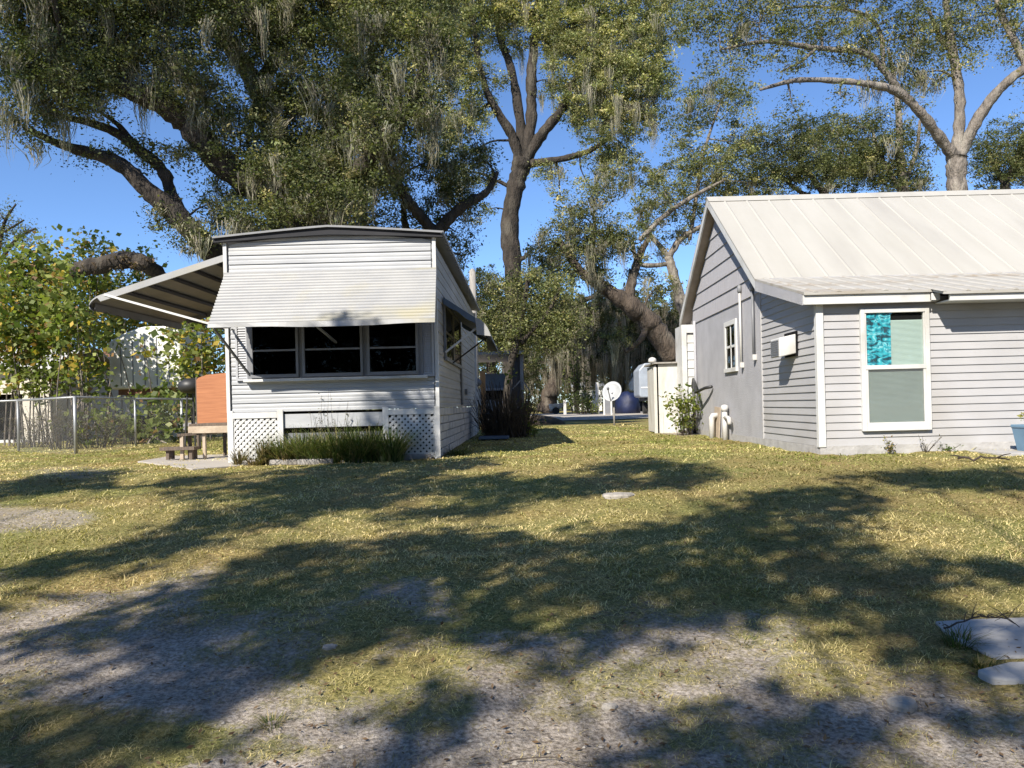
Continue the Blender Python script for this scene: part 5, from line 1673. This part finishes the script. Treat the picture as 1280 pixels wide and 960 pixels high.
tree('live_oak', 'big pale limbed oak behind the white roof with a long horizontal branch', 27.0,
     [(1200, 520, 0, 30), (1198, 300, 0, 25), (1196, 235, 0, 23), (1196, 195, 0, 25)],
     [[(1196, 200, 0, 14), (1172, 168, -.4, 12), (1148, 138, -.8, 11), (1120, 114, -1, 10), (1070, 103, -1.4, 7), (1000, 100, -1.8, 6), (950, 112, -2, 3)],
      [(1196, 195, 0, 14), (1200, 130, 0, 12), (1192, 70, 0, 11), (1184, 20, 0, 8), (1180, -50, 0, 5)],
      [(1200, 195, 0, 15), (1222, 150, -.4, 13), (1246, 116, -.7, 12), (1278, 88, -1, 11), (1320, 66, -1.2, 8), (1380, 30, -1.5, 5)],
      [(1285, 85, -1, 9), (1268, 50, -.8, 8), (1248, 8, -.6, 7), (1240, -50, -.5, 4)],
      [(1128, 118, -.9, 8), (1105, 88, -1, 8), (1080, 66, -1.2, 7), (1020, 60, -1.6, 6), (960, 52, -2, 5), (900, 62, -2.2, 2)],
      [(1020, 60, -1.6, 5), (1000, 78, -1.6, 3), (975, 90, -1.6, 2)],
      [(1104, 88, -1, 6), (1100, 40, -.6, 5), (1075, 16, -.6, 4), (1010, 8, -.8, 3), (970, 14, -1, 2)],
      [(1185, 60, 0, 7), (1172, 40, .2, 6), (1160, 10, .4, 4)]],
     [(890, 20, 55, 40, -2, .8), (950, 25, 55, 40, -2, .9), (1020, 30, 55, 36, -1.4, .9), (1085, 25, 50, 36, -1, .9), (1140, 40, 45, 42, -.6, 1), (1185, 35, 38, 42, 0, 1), (1235, 18, 40, 34, -.4, .8), (1290, 20, 50, 40, -1, .8),
      (1120, 85, 36, 28, -.8, .8), (1160, 90, 28, 26, -.4, .8), (1060, 70, 34, 22, -1.2, .7), (985, 80, 34, 20, -1.8, .7), (915, 75, 40, 26, -2, .7), (990, 130, 30, 18, -1.6, .45), (1050, 120, 30, 16, -1.4, .45), (1215, 75, 24, 22, -.2, .6), (1270, 60, 26, 18, -.8, .5), (1140, 120, 26, 18, -.8, .5), (1330, 90, 50, 40, -1),
      (930, -40, 100, 40, -2), (1080, -40, 100, 40, -1), (1220, -40, 100, 40, 0)],
     leaf=.125, per=30, dens=.72, bark='barkpale', mix=.50, gold=.16, gain=1.1, moss=.03, mlen=(.4, 1.2),
     moss_pts=[(1145, 100, -.7), (1150, 90, -.7), (1125, 80, -.9), (1100, 100, -1), (1165, 100, -.4), (1080, 100, -1.2), (1132, 110, -.8)])

tree('live_oak', 'second oak behind the roof with two slim tan stems and dark low crown', 37.0,
     [(1140, 520, 0, 17), (1136, 300, 0, 14), (1130, 240, 0, 12), (1124, 190, 0, 11)],
     [[(1124, 192, 0, 9), (1124, 150, 0, 8), (1118, 100, 0, 6), (1110, 60, 0, 3)], [(1136, 255, 0, 8), (1118, 225, 0, 7), (1100, 195, 0, 5), (1090, 160, 0, 3)], [(1128, 235, 0, 6), (1145, 190, 0, 5), (1150, 150, 0, 3)]],
     [(1100, 190, 40, 38, 0), (1060, 205, 40, 32, 0), (1120, 225, 36, 24, 0), (1080, 160, 36, 30, .3, .8), (1140, 180, 28, 34, .3, .7), (1040, 165, 34, 26, .4, .6), (1150, 225, 20, 22, .2)],
     leaf=.15, per=30, dens=.75, bark='barkpale', mix=.30, gold=.08, moss=.03, mlen=(.5, 1.2))
tree('live_oak', 'dark low crowned oak behind the middle of the white roof', 42.0,
     [(1030, 520, 0, 18), (1032, 300, 0, 14), (1030, 240, 0, 12)],
     [[(1030, 242, 0, 9), (1010, 215, 0, 7), (990, 190, 0, 4)], [(1030, 242, 0, 9), (1045, 212, 0, 7), (1055, 180, 0, 4)], [(1030, 250, 0, 6), (1000, 240, 0, 5), (970, 215, 0, 3)]],
     [(1020, 200, 44, 36, 0), (980, 215, 44, 30, 0), (1060, 215, 36, 28, 0), (1000, 170, 38, 26, .4, .7), (960, 180, 32, 28, .5, .6), (1030, 160, 30, 22, .3, .6)],
     leaf=.16, per=30, dens=.75, bark='bark', mix=.18, gold=.03, gain=.8)
tree('live_oak', 'rounded green oak rising behind the right end of the white roof', 40.0,
     [(1255, 520, 0, 18), (1256, 300, 0, 14), (1256, 230, 0, 11)],
     [[(1256, 232, 0, 8), (1240, 200, 0, 6), (1232, 175, 0, 3)], [(1256, 232, 0, 8), (1272, 195, 0, 6), (1280, 165, 0, 3)]],
     [(1250, 205, 42, 34, 0), (1285, 195, 34, 36, 0), (1235, 180, 28, 26, 0, .7), (1320, 200, 50, 40, 0), (1265, 160, 26, 20, .2, .5)],
     leaf=.15, per=30, dens=.8, mix=.30, gold=.08)

# fresh green young trees and moss-hung far trees between the buildings
tree('young_oak', 'bright green bushy young oak right of the trailer corner', 25.0,
     [(632, 540, 0, 11), (636, 470, 0, 9), (650, 410, 0, 8), (660, 350, 0, 5)],
     [[(655, 430, 0, 6), (632, 395, 0, 5), (622, 360, 0, 3)], [(655, 425, 0, 6), (685, 390, 0, 5), (700, 360, 0, 3)]],
     [(640, 400, 36, 36, 0), (670, 370, 36, 36, .4), (622, 365, 18, 32, 0, .9), (690, 410, 32, 30, .3), (640, 425, 32, 14, .4, .8), (700, 365, 26, 28, .5), (612, 405, 16, 24, .2), (655, 340, 22, 18, .2, .8), (715, 400, 22, 24, .5, .8), (690, 430, 24, 16, .3, .7)],
     leaf=.115, per=36, dens=1.1, mix=.60, gold=.15, gain=1.2, moss=.04, mlen=(.3, .8), cat='tree')
tree('live_oak', 'stout leaning trunk oak hung with grey moss beyond the sandy road', 60.0,
     [(682, 518, 0, 26), (688, 490, 0, 21), (697, 462, 0, 18), (700, 430, 0, 15), (704, 395, 0, 12)],
     [[(700, 440, 0, 9), (720, 415, 0, 7), (745, 400, 0, 4)], [(700, 450, 0, 8), (680, 420, 0, 6), (668, 400, 0, 3)], [(704, 400, 0, 8), (730, 375, 0, 6), (760, 370, 0, 3)]],
     [(700, 395, 36, 28, 0), (740, 390, 36, 30, 0), (665, 410, 28, 26, 0), (720, 430, 36, 22, -1), (690, 440, 24, 16, -1), (755, 430, 30, 24, -1), (660, 455, 24, 20, 0)],
     leaf=.22, per=28, dens=.5, bark='barkmid', mix=.22, gold=.05, gain=.85, moss=.40, mlen=(1.2, 4.0), mtint=(.30, .27, .21))
tree('live_oak', 'shadowy moss curtained oak behind the satellite dish', 64.0,
     [(772, 515, 0, 22), (770, 470, 0, 18), (765, 430, 0, 15), (760, 395, 0, 12)],
     [[(765, 430, 0, 9), (790, 405, 0, 7), (815, 395, 0, 4)], [(765, 425, 0, 9), (740, 400, 0, 7), (722, 390, 0, 3)]],
     [(770, 390, 40, 34, 0), (805, 410, 32, 28, 0), (735, 405, 32, 28, 0), (775, 435, 40, 24, -1), (815, 445, 26, 24, -1), (740, 450, 28, 20, -1), (830, 400, 30, 30, 0)],
     leaf=.22, per=28, dens=.5, mix=.16, gold=.03, gain=.75, moss=.42, mlen=(1.5, 4.5), mtint=(.30, .265, .20))
for i, (a, Y0, h, lab) in enumerate(((726, 54, .55, 'light green cone shaped bush in front of the far stout trunk'), (690, 53, .3, 'low bush at the foot of the far leaning trunk'), (727, 50, .25, 'low yellow green weed clump at the far road edge'))):
    pass
plant('far_bush', 'light green upright bush hung with vine beside the far leaning trunk', (P(722, 518, 55).x, 55, 0), 40, 4.6, 1.1, [(.13, .15, .04), (.09, .11, .03)], .17, 26, stemr=.02, cat='bush')
plant('far_bush', 'low dark green bush at the far road edge left of the white post', (P(728, 518, 51).x, 51, 0), 34, 1.7, 1.0, [(.05, .075, .02), (.08, .10, .03)], .13, 20, stemr=.012, cat='bush')
plant('far_bush', 'small yellow green weed clump at the far road edge by the dish', (P(742, 520, 49).x, 49, 0), 26, 1.1, .6, YEL, .10, 16, stemr=.01, cat='bush')
plant('far_bush', 'pale flowering bush in front of the distant white house', (P(738, 510, 58).x, 58, 0), 30, 2.2, 1.3, [(.5, .5, .45), (.12, .15, .05), (.07, .1, .03)], .15, 20, stemr=.012, cat='bush')
tree('live_oak', 'dim oak with bare lower stems behind the carport', 50.0,
     [(612, 520, 0, 14), (614, 450, 0, 12), (612, 400, 0, 10)],
     [[(612, 420, 0, 7), (640, 390, 0, 5), (655, 370, 0, 3)], [(612, 420, 0, 7), (590, 390, 0, 5)]],
     [(620, 400, 40, 34, 0), (650, 440, 36, 26, 0), (600, 440, 36, 26, 0), (640, 470, 36, 18, 1), (600, 360, 32, 30, 0, .8)],
     leaf=.2, per=28, dens=.5, mix=.25, gold=.05, gain=.85, moss=.15, mlen=(.8, 2.2))
tree('live_oak', 'broad dark oak behind the white board box and rear porch', 66.0,
     [(845, 515, 0, 18), (846, 460, 0, 15), (850, 410, 0, 12)],
     [[(850, 420, 0, 8), (825, 395, 0, 6)], [(850, 420, 0, 8), (880, 390, 0, 6)]],
     [(840, 420, 38, 32, 0), (870, 400, 38, 36, 0), (820, 455, 30, 24, 0), (850, 465, 34, 22, 0), (900, 420, 40, 40, 0), (800, 480, 24, 16, 0)],
     leaf=.22, per=28, dens=.5, mix=.20, gold=.03, gain=.8, moss=.2, mlen=(1, 3))


# tall vine-like shrubs left, with big leaves and yellow flowers
def shrub(label, D, stems, clumps, dens=1.0, yellow=.10, gain=1.0, per=36, leaf=.135, name='tall_shrub'):
    pts = [P(a, b, D) for a, b in stems]
    bx_ = sum(p.x for p in pts) / len(pts)
    root = thing(name, label, 'shrub', (bx_, D, 0))
    st = MB()
    Cs = []
    for c in clumps:
        px, py, rx, ry, dy = c[:5]
        k = c[5] if len(c) > 5 else 1
        cen = np.array(tuple(P(px, py, D + dy)))
        s = (D + dy) / F
        Rr = np.array((rx * s, .8 * (rx + ry) / 2 * s, ry * s))
        n = max(5, int(dens * k * 36 * np.prod(Rr) ** .74))
        q = cen + rand_dirs(n) * rng.random((n, 1)) ** .4 * Rr * rng.uniform(.85, 1.2, (n, 1))
        q[:, 2] = np.maximum(q[:, 2], .2)
        Cs.append(q)
    C = np.concatenate(Cs)
    for i in range(0, len(C), 9):
        e = Vector(C[i])
        b = min(pts, key=lambda p: abs(p.x - e.x) + random.uniform(0, .8))
        b = Vector((b.x + random.uniform(-.35, .35), b.y + random.uniform(-.4, .4), 0))
        mid = Vector((b.x * .65 + e.x * .35, b.y * .6 + e.y * .4 - .05, e.z * .55))
        pp, rr = smooth_path([b, mid, e], [.025, .018, .008], 4, .4)
        st.tube(pp, rr, 4, False)
    st.build('stems', M['barkpale'], root, True)
    n = len(C)
    LC = np.repeat(C, per, 0) + rng.normal(size=(n * per, 3)) * np.array((.24, .24, .2))
    t = np.repeat(np.clip(rng.normal(.5, .3, (n, 1)), 0, 1), per, 0)
    c = np.array((.085, .118, .028)) * (1 - t) + np.array((.21, .225, .065)) * t
    yl = (np.repeat(rng.random((n, 1)), per, 0) < yellow * 1.6) & (rng.random((n * per, 1)) < .5)
    c = np.where(yl, np.array((.40, .29, .06)), c)
    br = rng.random((n * per, 1)) < .07
    c = np.where(br, np.array((.22, .13, .06)), c)
    c = c * rng.uniform(.65, 1.3, (len(c), 1)) * gain * 1.4
    leaves(LC, leaf, c, 'foliage', M['bigleaf'], root, .72, .15)
    return root


shrub('tall yellow flowered shrub at the far left above the garage', 20.5, [(10, 500), (30, 500), (60, 500)],
      [(20, 400, 40, 50, 0), (60, 380, 34, 46, .3), (25, 345, 36, 30, .6, .9), (20, 470, 30, 22, 0, .6), (65, 430, 30, 30, 0, .9), (75, 475, 22, 18, 0, .9), (45, 480, 20, 14, 0, .6), (45, 330, 34, 20, .6, .8), (30, 440, 40, 26, 0, .8)], 1.5, .13)
shrub('tall yellow flowered shrub with many bare stems left of the white camper', 20.0, [(85, 510), (100, 510), (120, 510)],
      [(100, 360, 36, 34, 4.2), (100, 410, 30, 36, 0), (80, 400, 28, 40, .2), (125, 370, 26, 26, 4.2), (95, 450, 24, 26, .2, .6), (112, 470, 14, 26, .4, .7), (60, 335, 26, 18, 2.5, .7), (115, 320, 30, 18, 4.2, .6), (70, 365, 26, 26, .3, .8)], 1.1, .15)
shrub('vine covered shrub hanging over the front of the white camper', 20.8, [(150, 520), (170, 520), (185, 520)],
      [(172, 440, 20, 10, -.2, .3), (150, 500, 24, 16, -.3, .6), (190, 510, 26, 20, -.3, .7), (145, 430, 8, 20, -.1, .3), (212, 470, 8, 22, -.2, .3)], .4, .06, per=11, leaf=.12)
shrub('dense tall shrub between the white camper and the patio awning', 21.2, [(225, 520), (245, 520), (270, 520)],
      [(240, 425, 34, 34, 0), (265, 440, 26, 40, .3), (236, 470, 16, 30, 0, .8), (250, 475, 30, 26, .2), (275, 400, 26, 26, .5), (232, 500, 20, 24, 0, .7), (225, 398, 16, 12, .6, .6)], .8, .12)
shrub('shrub screening the sky behind the patio awning', 25.0, [(150, 520), (190, 520), (230, 520)],
      [(160, 395, 40, 24, 0), (200, 385, 40, 26, .4), (150, 350, 36, 22, .5, .8), (240, 395, 36, 30, .6), (130, 420, 30, 30, .4), (190, 345, 34, 14, .6, .7)], 1.0, .12)
shrub('loose top sprigs of pale leaves sprouting above the mossy limb', 24.0, [(85, 520), (100, 520), (125, 520)],
      [(90, 305, 26, 12, 0, .8), (110, 315, 18, 12, .2, .7), (150, 325, 16, 8, .2, .7), (75, 325, 22, 14, 0, .8), (45, 300, 14, 20, .4, .35), (180, 322, 14, 6, .3, .6)], .7, .05, 1.15, 18, .13)
shrub('leafy green undergrowth growing through the chain link fence', 19.6, [(110, 550), (150, 550), (200, 550)],
      [(145, 525, 22, 16, 0, .7), (190, 525, 24, 16, 0, .8), (200, 500, 18, 14, .3, .6), (110, 535, 24, 14, 0, .4), (215, 540, 14, 14, 0, .6), (165, 545, 20, 10, 0, .5)], .75, .0, .8, 22, .16)
# dry brush along the fence
for i, (a, D, h, l) in enumerate(((40, 19.0, .9, 'dry grey brush against the fence near the garage'), (75, 17.6, 1.0, 'thicket of dry pale stalks behind the second fence post'), (120, 17.8, 1.0, 'thicket of dry pale stalks behind the middle of the fence'), (160, 19.4, .8, 'thin dry stalks behind the third fence post'))):
    plant('dry_brush', l, (P(a, 540, D).x, D, 0), 55, h * 1.1, .95, [(.17, .135, .085), (.12, .095, .06), (.10, .10, .04)], .035, 14, stemr=.006, cat='brush')
# mossy limb lying over the shrubs
lm, lr = smooth_path([P(-40, 345, 23), P(40, 348, 23), P(90, 340, 23), (P(130, 330, 23)), P(160, 325, 23), P(182, 331, 23), P(200, 345, 23.5), P(235, 400, 24.5), P(245, 520, 24.6)], [.16, .18, .22, .24, .25, .24, .25, .28, .32], 5, .1)
ml = thing('arching_limb', 'thick dark mossy trunk arching level over the shrubs at the left', 'tree', (lm[-1].x, lm[-1].y, 0))
MB().tube(lm, lr, 10).build('trunk', M['bark'], ml, True)
mp2 = np.array([tuple(p) for p in lm[4:26]])
moss_mesh(np.repeat(mp2, 2, 0), .2, .5, ml, (.16, .12, .08), 8, .03)
tree('bare_tree', 'thin bare twigged tree at the far left edge', 30.0,
     [(-20, 540, 0, 12), (-10, 400, 0, 10), (-5, 330, 0, 8)],
     [[(-5, 335, 0, 6), (20, 300, 0, 4), (45, 285, 0, 2)], [(-5, 330, 0, 6), (5, 280, 0, 4), (20, 255, 0, 2)], [(-5, 340, 0, 5), (30, 325, 0, 4), (50, 310, 0, 2)], [(5, 290, 0, 3), (30, 275, 0, 2)]],
     [(15, 285, 28, 30, 0, .9), (35, 305, 24, 20, 0, .9), (0, 265, 20, 20, 0, .8), (-20, 310, 30, 30, 0, .8)], leaf=.12, per=18, dens=.6, mix=.5, gold=.05, twig=1.0)


# far tree lines that close the horizon, plus belts added against sky light
def woods(name, label, x0, x1, y, h, n, seed):
    r = np.random.default_rng(seed)
    C = np.stack([r.uniform(x0, x1, n), r.uniform(y, y + 14, n), np.zeros(n)], 1)
    top = h * (0.55 + .75 * fbm(C[:, 0] * .12 + seed, C[:, 0] * 0 + 3, 3))
    C[:, 2] = top * r.random(n) ** .7
    per = 22
    LC = np.repeat(C, per, 0) + rng.normal(size=(n * per, 3)) * .55
    c = leaf_cols(n, per, .25, .04, .85)
    tag(leaves(LC, .42, c, name, M['leaf'], None, .6), label, 'woods', kind='stuff')


woods('far_woods', 'distant belt of dark woods beyond the sandy road', -75, 95, 84, 15, 3000, 4)
woods('far_woods', 'belt of woods added behind the photographer to darken sky light and window reflections', -60, 60, -62, 14, 6500, 9)  # unseen woods added to cut sky fill and darken the window reflections

woods('far_woods', 'low dense thicket closing the view beyond the far campers', -70, 90, 76, 4.2, 2600, 21)


def woods_side(name, label, x, y0, y1, h, n, seed):
    r = np.random.default_rng(seed)
    C = np.stack([r.uniform(x, x + 12, n), r.uniform(y0, y1, n), np.zeros(n)], 1)
    C[:, 2] = h * (0.55 + .75 * fbm(C[:, 1] * .12 + seed, C[:, 1] * 0 + 3, 3)) * r.random(n) ** .7
    per = 22
    LC = np.repeat(C, per, 0) + rng.normal(size=(n * per, 3)) * .55
    tag(leaves(LC, .42, leaf_cols(n, per, .25, .04, .85), name, M['leaf'], None, .6), label, 'woods', kind='stuff')


woods_side('added_side_woods', 'belt of woods added far to the right beyond the grey house to cut sky light', 42, -40, 84, 14, 2400, 12)  # both side belts are added to lower the sky fill
woods_side('added_side_woods', 'belt of woods added far to the left beyond the garage to cut sky light', -62, -10, 84, 13, 2400, 15)

# ------------------------------------------------------------------ trees behind the photographer: they shade the lawn
shade_polys = [
    [(-60, 905), (0, 880), (120, 822), (240, 742), (330, 722), (430, 690), (540, 664), (600, 668), (660, 682), (740, 668), (830, 660), (900, 632), (1000, 612), (1080, 612), (1110, 640), (1130, 662), (1080, 680), (1150, 700), (1290, 705), (1290, 742), (1180, 730), (1120, 745), (1170, 770), (1290, 778), (1300, 830), (1190, 826), (1120, 800), (1040, 760), (960, 765), (900, 790), (820, 800), (700, 806), (600, 800), (480, 790), (420, 805), (330, 850), (220, 885), (250, 960), (-60, 1010)],
    [(-40, 720), (0, 702), (80, 690), (150, 678), (230, 655), (300, 638), (420, 612), (560, 596), (640, 590), (640, 600), (540, 618), (430, 640), (330, 655), (200, 690), (100, 704), (0, 722)],
    [(-40, 575), (60, 574), (150, 585), (120, 600), (60, 618), (-40, 626)],
    [(200, 602), (330, 590), (470, 578), (600, 572), (610, 584), (480, 604), (360, 622), (240, 634)],
    [(480, 640), (600, 612), (720, 590), (780, 600), (700, 626), (600, 640), (520, 660)],
    [(720, 590), (790, 575), (880, 580), (900, 596), (840, 610), (760, 612)],
    [(1040, 596), (1140, 588), (1290, 585), (1290, 612), (1180, 612), (1100, 600)],
    [(760, 960), (800, 900), (900, 855), (1010, 868), (1090, 905), (1060, 960), (980, 990), (800, 990)],
    [(1160, 870), (1300, 860), (1300, 930), (1200, 920)],
    [(430, 960), (480, 905), (560, 870), (590, 885), (540, 930), (480, 990)],
    [(240, 735), (330, 700), (430, 672), (436, 680), (340, 715), (250, 752)],
    [(0, 815), (90, 782), (150, 765), (140, 785), (60, 810), (0, 830)],
]
lit_spots = [(700, 765, 70, 20, .7), (830, 745, 60, 16, .75), (980, 800, 60, 34, .9), (960, 712, 70, 12, .5), (1200, 690, 60, 16, .8), (700, 640, 50, 6, .5), (560, 745, 40, 10, .5), (1130, 650, 40, 8, .6), (1000, 665, 60, 8, .4), (760, 690, 30, 6, .4), (1060, 850, 40, 14, .7), (340, 602, 60, 5, .5), (520, 612, 40, 5, .5), (330, 640, 40, 5, .5), (260, 612, 90, 5, .6), (430, 625, 60, 5, .6), (620, 615, 60, 5, .5), (150, 640, 80, 10, .6), (300, 668, 90, 7, .7)]


SX, SY = np.meshgrid(np.arange(-6, 11, .19), np.arange(1.9, 10.9, .19))
SX = SX.ravel() + rng.normal(0, .05, SX.size)
SY = SY.ravel() + rng.normal(0, .05, SY.size)
sz = gz(SX, SY)
spx, spy = to_px(SX, SY, sz)
spx2 = spx + (fbm(SX * 1.7, SY * 1.7, 3) - .5) * 70 * np.clip((spy - 540) / 160, .25, 1)
spy2 = spy + (fbm(SX * 1.7 + 50, SY * 1.7 + 9, 3) - .5) * 34 * np.clip((spy - 540) / 160, .15, 1)
mask = np.zeros(SX.shape, bool)
for pl_ in shade_polys: mask |= in_poly(spx2, spy2, pl_)
prob = np.where(mask, .95, .008)
for a, b, rx, ry, k in lit_spots:
    e = ((spx - a) / rx) ** 2 + ((spy - b) / ry) ** 2
    prob = prob * (1 - k * sstep(1.6, .3, e))
prob *= 1 - .75 * sstep(.54, .66, fbm(SX * 2.6 + 31, SY * 2.2 + 4, 3))
prob[(SY > 9.75) & (SX > 2.2)] = 0
prob[(spx < -120) | (spx > 1400)] = .5
sel = rng.random(len(SX)) < prob
SX, SY, sz = SX[sel], SY[sel], sz[sel]
sunv = np.array(tuple(SUN))
hh = 5.6 + 3.0 * fbm(SX * .5 + 3, SY * .5 + 8, 2) + rng.uniform(-.9, .9, len(SX))
TT = (hh / -sunv[2])[:, None]
SC = np.stack([SX, SY, sz], 1) - sunv[None] * TT
wp = np.array([(rng.uniform(-2.15, -1.35), 11.2, z_) for z_ in (.95, .9, .85, .8, 1.0, .6, .65, .5, .45, .35, .3, .2, .15, .1, .55, .4)])
SC = np.concatenate([SC, wp - sunv[None] * (rng.uniform(8, 10.5, (len(wp), 1)) / -sunv[2])])
bases = [Vector((-9.5, -7.5, -.9)), Vector((-2.5, -9.0, -.9)), Vector((4.5, -9.0, -.9))]
labs = ['oak behind the photographer at the far left whose crown shades the sandy ground', 'oak behind the photographer in the middle whose crown shades the lawn', 'oak behind the photographer to the right whose crown shades the right of the lawn']
owner = np.argmin(np.stack([((SC[:, :2] - np.array((b.x + .8, b.y + 3.5))) ** 2).sum(1) for b in bases]), 0)
for bi, b in enumerate(bases):
    mine = SC[owner == bi]
    if len(mine) < 4: continue
    root = thing('shade_oak', labs[bi], 'tree', b)
    top = b + Vector((.3, .2, 4.2))
    MB().tube(*smooth_path([b + Vector((0, 0, -.1)), b + Vector((.1, 0, 2)), top], [.42, .34, .30], 5, .08), 12).build('trunk', M['bark'], root, True)
    bm = MB()
    hubs = mine[rng.integers(0, len(mine), 9)]
    HP = [(np.array(tuple(top)), .22)]
    for hb in hubs:
        e = Vector(hb)
        m1 = top.lerp(e, .5) + Vector((0, 0, .5))
        p, r = smooth_path([top, m1, e], [.03, .022, .014], 5, .2)
        bm.tube(p, r, 7)
        HP += [(np.array(tuple(x)), y) for x, y in zip(p, r)]
    HA = np.array([x for x, _ in HP])
    for q in mine[::2]:
        k = int(np.argmin(((HA - q) ** 2).sum(1)))
        a, e = Vector(HA[k]), Vector(q)
        bm.tube([a, a.lerp(e, .5) + Vector((0, 0, .1)), e], [.02, .014, .006], 3, False)
    bm.build('branches', M['bark'], root, True)
    per = 46
    LC = np.repeat(mine, per, 0) + rng.normal(size=(len(mine) * per, 3)) * np.array((.13, .13, .12))
    leaves(LC, .115, leaf_cols(len(mine), per, .35, .1), 'crown', M['leaf'], root, .6)

# ------------------------------------------------------------------ camera, light, render
cam = bpy.data.cameras.new('camera')
co = bpy.data.objects.new('camera', cam)
COL.objects.link(co)
co.location = (0, 0, EYE)
co.rotation_euler = (math.radians(90), ROLL, 0)
cam.sensor_width = 36
cam.lens = 36 * F / 1280
cam.shift_x = -(CX - 640) / 1280
cam.shift_y = (CY - 480) / 1280
cam.clip_end = 3000
cam.clip_start = .05
sc.camera = co

elev = math.asin(-SUN.z)
az = math.atan2(-SUN.x, -SUN.y)              # compass style angle of the sun, from +y towards +x
w = bpy.data.worlds.new('World')
sc.world = w
w.use_nodes = True
nt = w.node_tree
sky = nt.nodes.new('ShaderNodeTexSky')
sky.sky_type = 'NISHITA'
sky.sun_disc = False
sky.sun_elevation = elev
sky.sun_rotation = az
sky.air_density = 0.7
sky.dust_density = 0.0
sky.ozone_density = 6.5
nt.links.new(sky.outputs[0], nt.nodes['Background'].inputs[0])
nt.nodes['Background'].inputs[1].default_value = 0.122
sl = bpy.data.lights.new('sun', 'SUN')
sl.energy = 5.0
sl.angle = math.radians(.55)
sl.color = (1, .93, .82)
so_ = bpy.data.objects.new('sun', sl)
COL.objects.link(so_)
so_.location = (-20, -20, 30)
so_.rotation_euler = SUN.to_track_quat('-Z', 'Y').to_euler()
vs = sc.view_settings
vs.view_transform = 'Standard'
vs.look = 'None'
vs.gamma = 1
vs.use_curve_mapping = False
vs.exposure = 0.8
sc.cycles.max_bounces = 5
sc.cycles.diffuse_bounces = 2
sc.cycles.transparent_max_bounces = 8
